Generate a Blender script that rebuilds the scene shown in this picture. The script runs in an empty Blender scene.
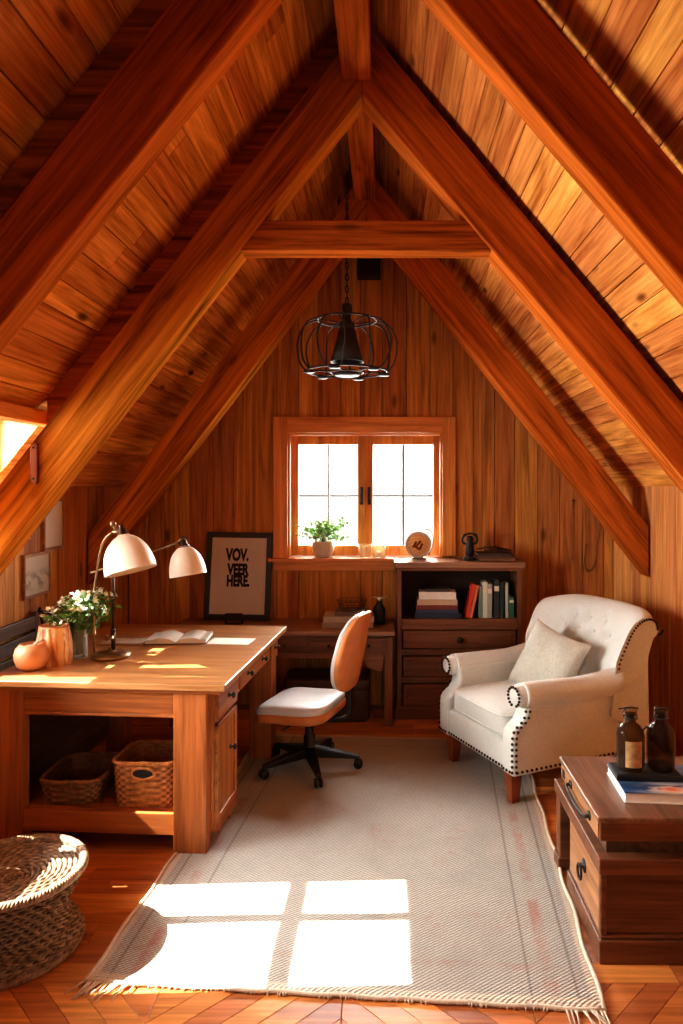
import bpy, bmesh, math, random
from mathutils import Vector, Matrix, Euler
random.seed(7)
PI = math.pi
sc = bpy.context.scene
COL = sc.collection

# ------------------------------------------------------------------ helpers
def lin(c):
    c /= 255.0
    return c / 12.92 if c <= 0.04045 else ((c + 0.055) / 1.055) ** 2.4
def rgb(r, g, b):
    return (lin(r), lin(g), lin(b), 1.0)
def P(px, py, Y):                      # photo pixel at depth Y -> point
    return Vector(((px - 385) * Y / 700.0, Y, 1.7 - (py - 487) * Y / 700.0))

class MB:
    def __init__(s):
        s.v, s.f, s.sm = [], [], []
    def add(s, vs, fs, smooth=False, M=None):
        n = len(s.v)
        for p in vs:
            p = Vector(p)
            s.v.append(M @ p if M is not None else p)
        for f in fs:
            s.f.append([i + n for i in f]); s.sm.append(smooth)
        return s
    def bx(s, x0, x1, y0, y1, z0, z1, M=None):
        vs = [(x, y, z) for x in (x0, x1) for y in (y0, y1) for z in (z0, z1)]
        return s.add(vs, [(0,1,3,2),(4,6,7,5),(0,4,5,1),(2,3,7,6),(0,2,6,4),(1,5,7,3)], False, M)
    def box(s, c, d, M=None):
        return s.bx(c[0]-d[0]/2, c[0]+d[0]/2, c[1]-d[1]/2, c[1]+d[1]/2, c[2]-d[2]/2, c[2]+d[2]/2, M)
    def prism(s, poly, a, b, ax='y', M=None, smooth=False):
        n = len(poly); vs = []
        for t in (a, b):
            for (p, q) in poly:
                vs.append((p, t, q) if ax == 'y' else ((t, p, q) if ax == 'x' else (p, q, t)))
        fs = [list(range(n))[::-1], list(range(n, 2*n))]
        s.add(vs, fs, False, M)
        m = len(s.v) - 2*n
        for i in range(n):
            j = (i+1) % n
            s.f.append([m+i, m+j, m+n+j, m+n+i]); s.sm.append(smooth)
        return s
    def tube(s, pts, r, n=8, closed=False, M=None):
        pts = [Vector(p) for p in pts]; k = len(pts)
        rs = r if isinstance(r, (list, tuple)) else [r]*k
        vs, up = [], None
        for i in range(k):
            a = pts[(i-1) % k] if (closed or i > 0) else pts[i]
            b = pts[(i+1) % k] if (closed or i < k-1) else pts[i]
            t = (b - a).normalized() if (b-a).length > 1e-9 else Vector((0,0,1))
            if up is None:
                up = Vector((0,0,1)) if abs(t.z) < .9 else Vector((1,0,0))
            u = t.cross(up)
            if u.length < 1e-6: u = t.cross(Vector((0,1,0)))
            u.normalize(); up = u.cross(t).normalized()
            for j in range(n):
                an = 2*PI*j/n
                vs.append(pts[i] + (u*math.cos(an) + up*math.sin(an))*rs[i])
        fs = []
        for i in range(k if closed else k-1):
            for j in range(n):
                a0, b0 = i*n, ((i+1) % k)*n
                fs.append((a0+j, a0+(j+1) % n, b0+(j+1) % n, b0+j))
        s.add(vs, fs, True, M)
        if not closed:
            m = len(s.v) - len(vs)
            s.f.append([m+j for j in range(n)][::-1]); s.sm.append(False)
            s.f.append([m+(k-1)*n+j for j in range(n)]); s.sm.append(False)
        return s
    def lathe(s, prof, n=28, c=(0,0,0), M=None, smooth=True):
        vs, fs, rows = [], [], []
        for (r, z) in prof:
            if r < 1e-6:
                rows.append([len(vs)]); vs.append((c[0], c[1], c[2]+z))
            else:
                rows.append(list(range(len(vs), len(vs)+n)))
                for j in range(n):
                    an = 2*PI*j/n
                    vs.append((c[0]+r*math.cos(an), c[1]+r*math.sin(an), c[2]+z))
        for A, B in zip(rows, rows[1:]):
            for j in range(n):
                if len(A) == 1 and len(B) == 1: continue
                if len(A) == 1: fs.append((A[0], B[(j+1) % n], B[j]))
                elif len(B) == 1: fs.append((A[j], A[(j+1) % n], B[0]))
                else: fs.append((A[j], A[(j+1) % n], B[(j+1) % n], B[j]))
        return s.add(vs, fs, smooth, M)
    def grid(s, fn, nu, nv, cu=False, cv=False, smooth=True, M=None):
        U = nu if cu else nu+1; V = nv if cv else nv+1
        vs = [fn(i/nu, j/nv) for i in range(U) for j in range(V)]
        fs = [(i*V+j, ((i+1) % U)*V+j, ((i+1) % U)*V+(j+1) % V, i*V+(j+1) % V) for i in range(nu) for j in range(nv)]
        return s.add(vs, fs, smooth, M)
    def sphere(s, c, r, n=12, M=None, sz=1.0):
        k = max(4, n//2)
        return s.lathe([(r*math.sin(PI*i/k) if 0 < i < k else 0, -r*sz*math.cos(PI*i/k)) for i in range(k+1)], n, c, M)
    def cushion(s, c, d, e=.28, n=28, fn=None, M=None):
        """superellipsoid: soft-edged box"""
        def sp(v, p): return math.copysign(abs(v)**p, v)
        m = n//2; vs, fs, rows = [], [], []
        for i in range(m+1):
            la = -PI/2 + PI*i/m
            if i in (0, m):
                rows.append([len(vs)]); vs.append(Vector((0, 0, math.copysign(1, la))))
            else:
                rows.append(list(range(len(vs), len(vs)+n)))
                for j in range(n):
                    lo = 2*PI*j/n
                    vs.append(Vector((sp(math.cos(la), e)*sp(math.cos(lo), e), sp(math.cos(la), e)*sp(math.sin(lo), e), sp(math.sin(la), e*1.6))))
        for A, B in zip(rows, rows[1:]):
            for j in range(n):
                if len(A) == 1: fs.append((A[0], B[(j+1) % n], B[j]))
                elif len(B) == 1: fs.append((A[j], A[(j+1) % n], B[0]))
                else: fs.append((A[j], A[(j+1) % n], B[(j+1) % n], B[j]))
        out = []
        for p in vs:
            q = Vector((p.x*d[0]/2, p.y*d[1]/2, p.z*d[2]/2))
            if fn: q = fn(p, q)
            out.append(q + Vector(c))
        return s.add(out, fs, True, M)

def obj(name, mb, mat, parent=None, bevel=0, M=None, seg=2, sub=0, weld=False):
    me = bpy.data.meshes.new(name)
    me.from_pydata([tuple(p) for p in mb.v], [], mb.f)
    for p, sm in zip(me.polygons, mb.sm): p.use_smooth = sm
    bm = bmesh.new(); bm.from_mesh(me)
    if weld: bmesh.ops.remove_doubles(bm, verts=bm.verts, dist=1e-5)
    bmesh.ops.recalc_face_normals(bm, faces=bm.faces)
    bm.to_mesh(me); bm.free()
    if M is not None: me.transform(M.inverted())
    me.materials.append(mat)
    o = bpy.data.objects.new(name, me); COL.objects.link(o)
    if M is not None: o.matrix_world = M
    if parent is not None: o.parent = parent
    if bevel:
        b = o.modifiers.new('bevel', 'BEVEL'); b.width = bevel; b.segments = seg
        b.limit_method = 'ANGLE'; b.angle_limit = math.radians(38)
    if sub:
        b = o.modifiers.new('sub', 'SUBSURF'); b.levels = sub; b.render_levels = sub
    return o
def tag(o, label=None, cat=None, group=None, kind=None):
    if label: o['label'] = label
    if cat: o['category'] = cat
    if group: o['group'] = group
    if kind: o['kind'] = kind
    return o
def thing(name, label, cat, loc=(0,0,0), rz=0, group=None, rot=None):
    o = bpy.data.objects.new(name, None); COL.objects.link(o)
    o.empty_display_size = .1
    o.location = loc; o.rotation_euler = rot if rot else (0, 0, rz)
    return tag(o, label, cat, group)
def struct(name, mb, mat, parent=None, bevel=0, M=None):
    o = obj(name, mb, mat, parent, bevel, M)
    if parent is None: o['kind'] = 'structure'
    return o
def sthing(name, loc=(0,0,0)):
    o = bpy.data.objects.new(name, None); COL.objects.link(o); o.location = loc
    o['kind'] = 'structure'; return o
def dup(o, parent=None):
    c = o.copy(); COL.objects.link(c)
    if parent is not None: c.parent = parent
    for ch in list(o.children): dup(ch, c)
    return c
def clip(poly, a, b, c):               # keep a*x+b*y <= c
    out = []
    for i in range(len(poly)):
        p, q = poly[i], poly[(i+1) % len(poly)]
        dp, dq = a*p[0]+b*p[1]-c, a*q[0]+b*q[1]-c
        if dp <= 0: out.append(p)
        if dp*dq < 0:
            t = dp/(dp-dq); out.append((p[0]+(q[0]-p[0])*t, p[1]+(q[1]-p[1])*t))
    return out
def Rz(a): return Matrix.Rotation(a, 4, 'Z')
def Rx(a): return Matrix.Rotation(a, 4, 'X')
def Ry(a): return Matrix.Rotation(a, 4, 'Y')
def T(*v): return Matrix.Translation(Vector(v))

# ------------------------------------------------------------------ materials
class NT:
    def __init__(s, name):
        s.m = bpy.data.materials.new(name); s.m.use_nodes = True
        s.t = s.m.node_tree; s.b = s.t.nodes['Principled BSDF']; s.out = s.t.nodes['Material Output']
    def n(s, typ, **kw):
        x = s.t.nodes.new(typ)
        for k, v in kw.items(): setattr(x, k, v)
        return x
    def l(s, a, b): s.t.links.new(a, b)
    def math(s, op, a, b=None, c=None):
        x = s.n('ShaderNodeMath', operation=op)
        for i, q in enumerate((a, b, c)):
            if q is None: continue
            if isinstance(q, (int, float)): x.inputs[i].default_value = q
            else: s.l(q, x.inputs[i])
        return x.outputs[0]
    def mix(s, f, a, b, blend='MIX'):
        x = s.n('ShaderNodeMix', data_type='RGBA', blend_type=blend)
        for i, q in ((0, f), (6, a), (7, b)):
            if isinstance(q, (int, float, tuple)): x.inputs[i].default_value = q
            else: s.l(q, x.inputs[i])
        return x.outputs[2]
    def ramp(s, f, stops):
        x = s.n('ShaderNodeValToRGB'); e = x.color_ramp.elements
        while len(e) < len(stops): e.new(.5)
        for q, (p, c) in zip(e, stops): q.position = p; q.color = c
        s.l(f, x.inputs[0]); return x.outputs[0]
    def bump(s, h, strength=.3, dist=.005):
        x = s.n('ShaderNodeBump'); x.inputs['Strength'].default_value = strength; x.inputs['Distance'].default_value = dist
        s.l(h, x.inputs['Height']); s.l(x.outputs[0], s.b.inputs['Normal'])
    def noise(s, vec, scale, detail=4, rough=.55, dist=0):
        x = s.n('ShaderNodeTexNoise'); x.inputs['Scale'].default_value = scale; x.inputs['Detail'].default_value = detail
        x.inputs['Roughness'].default_value = rough; x.inputs['Distortion'].default_value = dist
        if vec is not None: s.l(vec, x.inputs['Vector'])
        return x.outputs[0]
    def map(s, vec, scale=(1,1,1), rot=(0,0,0), loc=(0,0,0)):
        x = s.n('ShaderNodeMapping'); x.inputs['Scale'].default_value = scale; x.inputs['Rotation'].default_value = rot; x.inputs['Location'].default_value = loc
        s.l(vec, x.inputs['Vector']); return x.outputs[0]
    def co(s): return s.n('ShaderNodeTexCoord').outputs['Object']

def wood(name, dark, light, axis='X', vary=.25, rough=.5, knots=.0, fine=1.0, bump=.25, spec=.35):
    k = NT(name); g = k.n('ShaderNodeNewGeometry'); rnd = g.outputs['Random Per Island']
    off = k.n('ShaderNodeCombineXYZ')
    for i, m in enumerate((31.7, 17.3, 23.9)): k.l(k.math('MULTIPLY', rnd, m), off.inputs[i])
    va = k.n('ShaderNodeVectorMath', operation='ADD'); k.l(k.co(), va.inputs[0]); k.l(off.outputs[0], va.inputs[1]); v = va.outputs[0]
    def st(a, b): return tuple(a if c == axis else b for c in 'XYZ')
    n1 = k.noise(k.map(v, st(.9*fine, 13*fine)), 1.0, 6, .62, 1.1)
    n2 = k.noise(k.map(v, st(2.2*fine, 70*fine)), 1.0, 3, .6, .3)
    n3 = k.noise(k.map(v, st(.5, 1.6)), 1.0, 2, .5)
    f = k.math('ADD', k.math('MULTIPLY', n1, .65), k.math('MULTIPLY', n2, .35))
    c = k.ramp(f, [(.36, dark), (.5, tuple(a*.45+b*.55 for a, b in zip(dark, light))), (.62, light)])
    val = k.math('MULTIPLY_ADD', rnd, vary*2, 1-vary)
    val = k.math('MULTIPLY', val, k.math('MULTIPLY_ADD', n3, .5, .75))
    hs = k.n('ShaderNodeHueSaturation'); k.l(c, hs.inputs['Color']); k.l(val, hs.inputs['Value'])
    k.l(k.math('MULTIPLY_ADD', rnd, .02, .49), hs.inputs['Hue']); c = hs.outputs[0]
    if knots:
        vo = k.n('ShaderNodeTexVoronoi'); vo.inputs['Scale'].default_value = 1.0
        k.l(k.map(v, st(2.0, 5.5)), vo.inputs['Vector'])
        kn = k.ramp(vo.outputs['Distance'], [(.0, (1,1,1,1)), (.07, (.85,.85,.85,1)), (.15, (0,0,0,1))])
        c = k.mix(k.math('MULTIPLY', kn, knots), c, tuple(x*.28 for x in dark[:3])+(1,))
    k.l(c, k.b.inputs['Base Color']); k.b.inputs['Roughness'].default_value = rough
    k.b.inputs['Specular IOR Level'].default_value = spec
    k.bump(f, bump, .003); return k.m

def plain(name, col, rough=.5, metal=0, noise=0, nscale=60, bump=0, spec=.5):
    k = NT(name); k.b.inputs['Roughness'].default_value = rough; k.b.inputs['Metallic'].default_value = metal
    k.b.inputs['Specular IOR Level'].default_value = spec
    nz = k.noise(k.co(), nscale, 4)
    d = tuple(x*(1-noise) for x in col[:3])+(1,); l2 = tuple(min(1, x*(1+noise)) for x in col[:3])+(1,)
    k.l(k.ramp(nz, [(.3, d), (.7, l2)]), k.b.inputs['Base Color'])
    if bump: k.bump(nz, bump, .003)
    return k.m

def fabric(name, col, scale=260, vary=.12, bump=.35):
    k = NT(name); c = k.co(); k.b.inputs['Roughness'].default_value = .9
    k.b.inputs['Specular IOR Level'].default_value = .15; k.b.inputs['Sheen Weight'].default_value = .2
    w1 = k.noise(k.map(c, (scale, scale*.25, scale*.25)), 1, 2); w2 = k.noise(k.map(c, (scale*.25, scale*.25, scale)), 1, 2)
    f = k.math('ADD', k.math('MULTIPLY', w1, .5), k.math('MULTIPLY', w2, .5))
    big = k.noise(c, 5, 3)
    f2 = k.math('ADD', k.math('MULTIPLY', f, .7), k.math('MULTIPLY', big, .3))
    k.l(k.ramp(f2, [(.36, tuple(x*(1-vary*1.6) for x in col[:3])+(1,)), (.64, col)]), k.b.inputs['Base Color'])
    k.bump(f, bump, .002); return k.m

def wicker(name, dark, light, rough=.6):
    k = NT(name); c = k.co(); k.b.inputs['Roughness'].default_value = rough
    n1 = k.noise(c, 45, 4); n2 = k.noise(k.map(c, (25, 25, 160)), 1, 3)
    f = k.math('ADD', k.math('MULTIPLY', n1, .5), k.math('MULTIPLY', n2, .5))
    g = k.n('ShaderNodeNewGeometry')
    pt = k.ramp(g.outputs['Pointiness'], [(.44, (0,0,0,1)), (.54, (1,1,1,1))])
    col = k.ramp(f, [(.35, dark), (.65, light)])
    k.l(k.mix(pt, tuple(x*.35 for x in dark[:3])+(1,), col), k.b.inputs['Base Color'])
    k.bump(f, .4, .004); return k.m

def glass_pane(name):
    k = NT(name); t = k.t
    tr = k.n('ShaderNodeBsdfTransparent'); gl = k.n('ShaderNodeBsdfGlossy'); gl.inputs['Roughness'].default_value = .02
    fr = k.n('ShaderNodeFresnel'); fr.inputs['IOR'].default_value = 1.35
    mx = k.n('ShaderNodeMixShader'); k.l(fr.outputs[0], mx.inputs[0]); k.l(tr.outputs[0], mx.inputs[1]); k.l(gl.outputs[0], mx.inputs[2])
    k.l(mx.outputs[0], k.out.inputs['Surface']); return k.m

def glass_tint(name, col, rough=.03, solid=.0, scol=(0,0,0,1)):
    """thin tinted glass: transparent + glossy (light still passes)"""
    k = NT(name)
    tr = k.n('ShaderNodeBsdfTransparent'); tr.inputs[0].default_value = col
    k.b.inputs['Base Color'].default_value = scol; k.b.inputs['Roughness'].default_value = rough
    lw = k.n('ShaderNodeLayerWeight'); lw.inputs[0].default_value = .35
    f = k.math('ADD', k.math('MULTIPLY', lw.outputs['Facing'], .55), .1+solid)
    mx = k.n('ShaderNodeMixShader'); k.l(f, mx.inputs[0]); k.l(tr.outputs[0], mx.inputs[1]); k.l(k.b.outputs[0], mx.inputs[2])
    k.l(mx.outputs[0], k.out.inputs['Surface']); return k.m

M = {}
M['ceil'] = wood('ceiling boards', rgb(160,90,38), rgb(238,166,90), 'Y', .2, .75, 1.0, 1, .35, .02)
M['wallz'] = wood('vertical wall boards', rgb(138,84,38), rgb(208,140,74), 'Z', .16, .6, .75, 1, .3, .2)
M['wallr'] = wood('right wall boards', rgb(176,108,56), rgb(232,168,100), 'Z', .14, .55, .5, 1, .25, .2)
M['beam'] = wood('beam timber', rgb(92,42,12), rgb(192,108,40), 'X', .06, .8, .5, .8, .35, .0)
M['trim'] = wood('window timber', rgb(190,116,56), rgb(240,168,92), 'X', .06, .45, 0)
M['trimz'] = wood('window timber upright', rgb(190,116,56), rgb(240,168,92), 'Z', .06, .45, 0)
M['trimy'] = wood('window timber lengthwise', rgb(190,116,56), rgb(240,168,92), 'Y', .06, .45, 0)
M['pale'] = wood('overlit dormer boards', rgb(205,160,100), rgb(240,205,150), 'Z', .06, .5, 0)  # blown-out light on the dormer wood is put into this paler colour
M['floor'] = wood('floor boards', rgb(146,86,42), rgb(216,142,80), 'X', .22, .32, .25, .9, .15, .5)
M['desk'] = wood('desk timber', rgb(120,68,32), rgb(180,112,58), 'Y', .05, .4, .1, 1, .2)
M['deskx'] = wood('desk timber crosswise', rgb(120,68,32), rgb(180,112,58), 'X', .05, .4, .1, 1, .2)
M['deskz'] = wood('desk timber upright', rgb(120,68,32), rgb(180,112,58), 'Z', .05, .4, .1, 1, .2)
M['desktop'] = wood('desk top timber', rgb(138,94,54), rgb(190,140,90), 'X', .05, .3, .05, .8, .12, .5)
M['case'] = wood('brown cabinet timber', rgb(88,56,36), rgb(136,90,60), 'X', .05, .42, 0, 1, .2)
M['casez'] = wood('brown cabinet timber upright', rgb(88,56,36), rgb(136,90,60), 'Z', .05, .42, 0, 1, .2)
M['caseplain'] = wood('worn cabinet top timber', rgb(116,82,60), rgb(166,126,98), 'X', .05, .3, 0, 1, .2, .5)
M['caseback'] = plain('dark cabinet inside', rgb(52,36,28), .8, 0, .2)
M['chest'] = wood('chest timber', rgb(74,46,30), rgb(128,84,56), 'X', .06, .42, .5, 1, .3)
M['chesty'] = wood('chest front timber', rgb(122,84,54), rgb(184,136,92), 'Y', .06, .42, .3, 1, .3)
M['chestt'] = wood('chest top timber', rgb(92,66,50), rgb(146,110,86), 'Y', .06, .35, .3, 1, .3, .5)
M['legw'] = wood('walnut leg', rgb(104,50,24), rgb(150,80,42), 'Z', .04, .35, 0)
M['darkw'] = wood('dark stained wood', rgb(64,46,34), rgb(104,78,58), 'Y', .1, .5, 0)
M['cream'] = fabric('cream linen', rgb(214,218,213))
M['pillow'] = fabric('oatmeal linen', rgb(196,196,184), 180, .2, .6)
M['leather'] = plain('tan leather', rgb(196,122,66), .45, 0, .12, 14, .08)
M['seattop'] = plain('pale seat vinyl', rgb(206,204,204), .35, 0, .05, 14, .05)
M['black'] = plain('black plastic', rgb(24,25,28), .4, 0, .15)
M['iron'] = plain('dark iron', rgb(34,30,28), .6, .15, .25, 40, .1)
M['brass'] = plain('aged brass', rgb(150,124,92), .35, .9, .2, 60, .05)
M['bronze'] = plain('dark bronze', rgb(74,56,42), .4, .8, .25)
M['shade'] = plain('white enamel', rgb(236,228,212), .35, 0, .03)
M['stud'] = plain('nail heads', rgb(58,42,32), .4, .7, .2)
M['terra'] = plain('terracotta glaze', rgb(214,158,120), .5, 0, .1, 20, .05)
M['potw'] = plain('white clay', rgb(214,206,194), .6, 0, .08, 30, .1)
M['leaf'] = plain('leaf green', rgb(96,140,66), .5, 0, .35, 40)
M['leaf_backlit'] = plain('backlit leaf green', rgb(160,200,118), .5, 0, .35, 40)  # window backlight through the leaves is put into this brighter green
M['bloom'] = plain('white petals', rgb(238,240,226), .6, 0, .05, 40)
M['stem'] = plain('stem green', rgb(88,110,58), .6, 0, .2)
M['soil'] = plain('soil', rgb(70,48,34), .9, 0, .4, 60, .4)
M['paper'] = plain('paper', rgb(238,234,224), .8, 0, .03)
M['pages'] = plain('page edges', rgb(214,204,186), .8, 0, .12, 150, .2)
M['mat'] = plain('print paper', rgb(204,196,188), .8, 0, .03)
M['ink'] = plain('ink', rgb(26,20,20), .8, 0, .1)
M['frameblk'] = plain('dark picture frame', rgb(30,24,22), .4, 0, .2)
M['framewd'] = wood('thin wooden frame', rgb(120,80,50), rgb(170,120,80), 'X', .05, .5, 0)
M['glass'] = glass_pane('window glass')
M['jar'] = glass_tint('clear jar glass', (.97,.99,.98,1), .03, .03, (.75,.8,.78,1))
M['cup'] = glass_tint('amber glass', (1,.95,.84,1), .05, .15, (.97,.9,.76,1))
M['bottle'] = glass_tint('smoked bottle glass', (.80,.69,.54,1), .05, .04, (.06,.045,.03,1))
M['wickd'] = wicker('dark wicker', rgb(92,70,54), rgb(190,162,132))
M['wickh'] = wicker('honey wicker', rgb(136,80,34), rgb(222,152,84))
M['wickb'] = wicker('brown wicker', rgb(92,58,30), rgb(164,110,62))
M['vasew'] = None
def col(r, g, b, rough=.6): return plain('cover %d %d %d' % (r, g, b), rgb(r, g, b), rough, 0, .08, 30)

# carved vase: ochre with pale vertical drips
k = NT('drip glazed clay'); c = k.co()
n1 = k.noise(k.map(c, (26, 26, 2.5)), 1, 4, .6, .6)
k.l(k.ramp(n1, [(.40, rgb(150,84,42)), (.5, rgb(206,140,84)), (.56, rgb(244,214,170))]), k.b.inputs['Base Color'])
k.b.inputs['Roughness'].default_value = .4; k.bump(n1, .5, .006); M['vasew'] = k.m

# rug: diagonal twill, faded rust border lines
k = NT('woven rug'); c = k.co(); sx = k.n('ShaderNodeSeparateXYZ'); k.l(c, sx.inputs[0])
X, Y = sx.outputs[0], sx.outputs[1]
def wav(vec, scale, dist=0.0, direction='X'):
    w = k.n('ShaderNodeTexWave', bands_direction=direction); w.inputs['Scale'].default_value = scale
    w.inputs['Distortion'].default_value = dist; w.inputs['Detail'].default_value = 1; w.inputs['Detail Scale'].default_value = 3
    k.l(vec, w.inputs['Vector']); return w.outputs['Fac']
d1 = wav(k.map(c, (1,1,1), (0,0,math.radians(52))), 26, 1.2)
d2 = wav(c, 34, .6, 'Y')
wv = k.math('MULTIPLY', k.math('MULTIPLY_ADD', d1, .8, .2), k.math('MULTIPLY_ADD', d2, .4, .6))
worn = k.noise(c, 2.6, 5, .65); sp = k.noise(c, 30, 4, .6)
basec = k.mix(k.ramp(wv, [(.15, (0,0,0,1)), (.6, (1,1,1,1))]), rgb(134,134,130), rgb(206,206,199))
basec = k.mix(k.math('MULTIPLY', k.ramp(worn, [(.45, (0,0,0,1)), (.68, (1,1,1,1))]), .30), basec, rgb(146,144,140))
rust = k.math('MULTIPLY', k.ramp(k.noise(c, 3.4, 6, .7), [(.55, (0,0,0,1)), (.70, (1,1,1,1))]), k.ramp(sp, [(.45, (0,0,0,1)), (.6, (1,1,1,1))]))
basec = k.mix(k.math('MULTIPLY', rust, .45), basec, rgb(178,120,100))
def band(v, pos, w, soft=.006):                     # |v| near pos
    a = k.math('ABSOLUTE', v); dd = k.math('ABSOLUTE', k.math('SUBTRACT', a, pos))
    return k.ramp(dd, [(max(0, w-soft), (1,1,1,1)), (w+soft, (0,0,0,1))])
brk = k.ramp(k.noise(c, 9, 4, .6), [(.42, (.15,.15,.15,1)), (.6, (1,1,1,1))])
bx_ = k.math('MULTIPLY', band(X, .715, .022), brk); by_ = k.math('MULTIPLY', band(Y, 1.03, .018), k.math('MULTIPLY', brk, .6))
bb = k.math('MAXIMUM', bx_, by_)
basec = k.mix(k.math('MULTIPLY', bb, .5), basec, rgb(176,112,92))
gl = k.math('MAXIMUM', band(X, .80, .005, .003), band(X, .645, .004, .003))
basec = k.mix(k.math('MULTIPLY', gl, .55), basec, rgb(112,102,96))
edge = k.math('MAXIMUM', band(X, .862, .022), band(Y, 1.19, .02))
basec = k.mix(k.math('MULTIPLY', edge, .7), basec, rgb(226,216,200))
k.l(basec, k.b.inputs['Base Color']); k.b.inputs['Roughness'].default_value = .95; k.b.inputs['Specular IOR Level'].default_value = .1
k.bump(wv, .8, .006); M['rug'] = k.m
M['fringe'] = fabric('rug fringe', rgb(222,210,190), 200)

# pale landscape prints
k = NT('faded landscape print'); c = k.co()
n1 = k.noise(k.map(c, (14, 14, 20)), 1, 5, .6); sp_ = k.n('ShaderNodeSeparateXYZ'); k.l(c, sp_.inputs[0])
z = k.math('SUBTRACT', .02, k.math('ABSOLUTE', k.math('SUBTRACT', sp_.outputs[2], -.03)))
f = k.math('MULTIPLY', k.ramp(n1, [(.45, (0,0,0,1)), (.6, (1,1,1,1))]), k.ramp(k.math('MULTIPLY_ADD', z, 8, .6), [(.2, (0,0,0,1)), (.6, (1,1,1,1))]))
k.l(k.mix(k.math('MULTIPLY', f, .7), rgb(186,172,154), rgb(92,88,76)), k.b.inputs['Base Color']); k.b.inputs['Roughness'].default_value = .7
M['print'] = k.m
# turned wooden disc with rings
k = NT('sliced wood face'); c = k.co()
w = k.n('ShaderNodeTexWave', wave_type='RINGS', rings_direction='Y'); w.inputs['Scale'].default_value = 14; w.inputs['Distortion'].default_value = 3
k.l(c, w.inputs['Vector']); k.l(k.ramp(w.outputs['Fac'], [(.2, rgb(240,196,132)), (.8, rgb(250,222,172))]), k.b.inputs['Base Color'])
M['slice'] = k.m
# blue magazine cover: pale streak and orange burst
k = NT('blue printed cover'); c = k.co()
s_ = k.n('ShaderNodeSeparateXYZ'); k.l(c, s_.inputs[0])
n1 = k.noise(k.map(c, (5, 22, 5)), 1, 4, .6, .8)
dd = k.n('ShaderNodeVectorMath', operation='DISTANCE'); k.l(k.map(c, (1, 2, 0)), dd.inputs[0]); dd.inputs[1].default_value = (.02, -.20, 0)
near = k.ramp(dd.outputs['Value'], [(.02, (1,1,1,1)), (.15, (0,0,0,1))])
cb = k.mix(k.ramp(n1, [(.4, (0,0,0,1)), (.7, (1,1,1,1))]), rgb(34,70,120), rgb(96,140,180))
cb = k.mix(k.math('MULTIPLY', near, k.ramp(n1, [(.4, (0,0,0,1)), (.5, (1,1,1,1))])), cb, rgb(240,232,220))
near2 = k.ramp(dd.outputs['Value'], [(.01, (1,1,1,1)), (.06, (0,0,0,1))])
cb = k.mix(near2, cb, rgb(214,110,60))
k.l(cb, k.b.inputs['Base Color']); k.b.inputs['Roughness'].default_value = .3; M['cover'] = k.m
# bottle label
M['label'] = plain('aged label paper', rgb(176,140,96), .7, 0, .35, 35)

# ------------------------------------------------------------------ room constants
XL, XR, YB, YF, ZE = -2.0, 1.78, 5.46, -1.6, 1.7
SL, SR = 1.28, 1.20
RX = (SR*XR - SL*2.0)/(SL+SR); RZ = ZE + SL*(RX+2.0)
DY0, DY1, DX, DZ = 2.31, 3.55, -1.735, 2.04          # dormer

# floor ------------------------------------------------------------
mb = MB(); w = .105; YC = 2.40
y = YC
while y < YB:
    x = XL - random.random()*1.2
    while x < XR:
        L = random.uniform(.9, 1.7)
        a, b = max(x, XL)+.001, min(x+L, XR)-.001
        if b > a: mb.bx(a, b, y+.001, min(y+w, YB)-.001, -.02, 0)
        x += L
    y += w
W = .62; kx = 0; x = XL
while x < XR:
    sgn = 1 if kx % 2 == 0 else -1
    y = YF - W
    while y < YC + W:
        a, b = (y, y+W) if sgn > 0 else (y+W, y)
        poly = [(x+.001, a), (x+W-.001, b), (x+W-.001, b+.118), (x+.001, a+.118)]
        for h in ((0,1,YC-.001), (0,-1,-YF), (1,0,XR)):
            poly = clip(poly, *h)
            if len(poly) < 3: break
        if len(poly) >= 3: mb.prism(poly, -.02, 0, 'z')
        y += .12
    x += W; kx += 1
struct('floor', mb, M['floor'], bevel=.0015)

mb = MB(); mb.bx(XL-.2, XR+.2, YF-.1, YB+.2, -.14, -.021); struct('floor_slab', mb, M['caseback'])

# back wall ---------------------------------------------------------
WX0, WX1, WZ0, WZ1 = -.757, .445, 1.13, 2.12
mb = MB(); x = XL
def wallpoly(x0, x1, z0, z1):
    p = [(x0, z0), (x1, z0), (x1, z1), (x0, z1)]
    p = clip(p, -SL, 1, ZE+SL*2.0+.03); p = clip(p, SR, 1, ZE+SR*XR+.03) if len(p) > 2 else p
    return p
edges = [XL]
while edges[-1] < XR-.02: edges.append(min(XR, edges[-1]+random.uniform(.15, .19)))
for a, b in zip(edges, edges[1:]):
    cuts = sorted({a, b} | {q for q in (WX0, WX1) if a < q < b})
    for p, q in zip(cuts, cuts[1:]):
        mid = (p+q)/2
        spans = [(0, WZ0), (WZ1, 5)] if WX0 < mid < WX1 else [(0, 5)]
        g0 = .0018 if p == a else 0; g1 = .0018 if q == b else 0
        for z0, z1 in spans:
            po = wallpoly(p+g0, q-g1, z0, z1)
            if len(po) > 2: mb.prism(po, YB, YB+.024, 'y')
struct('wall_back', mb, M['wallz'], bevel=.004)
mb = MB()
for spans in ([XL-.02, WX0, 0, 5], [WX1, XR+.02, 0, 5], [WX0, WX1, 0, WZ0], [WX0, WX1, WZ1, 5]):
    po = wallpoly(*spans)
    mb.prism(po, YB+.025, YB+.16, 'y')
struct('wall_back_lining', mb, M['caseback'])

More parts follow.
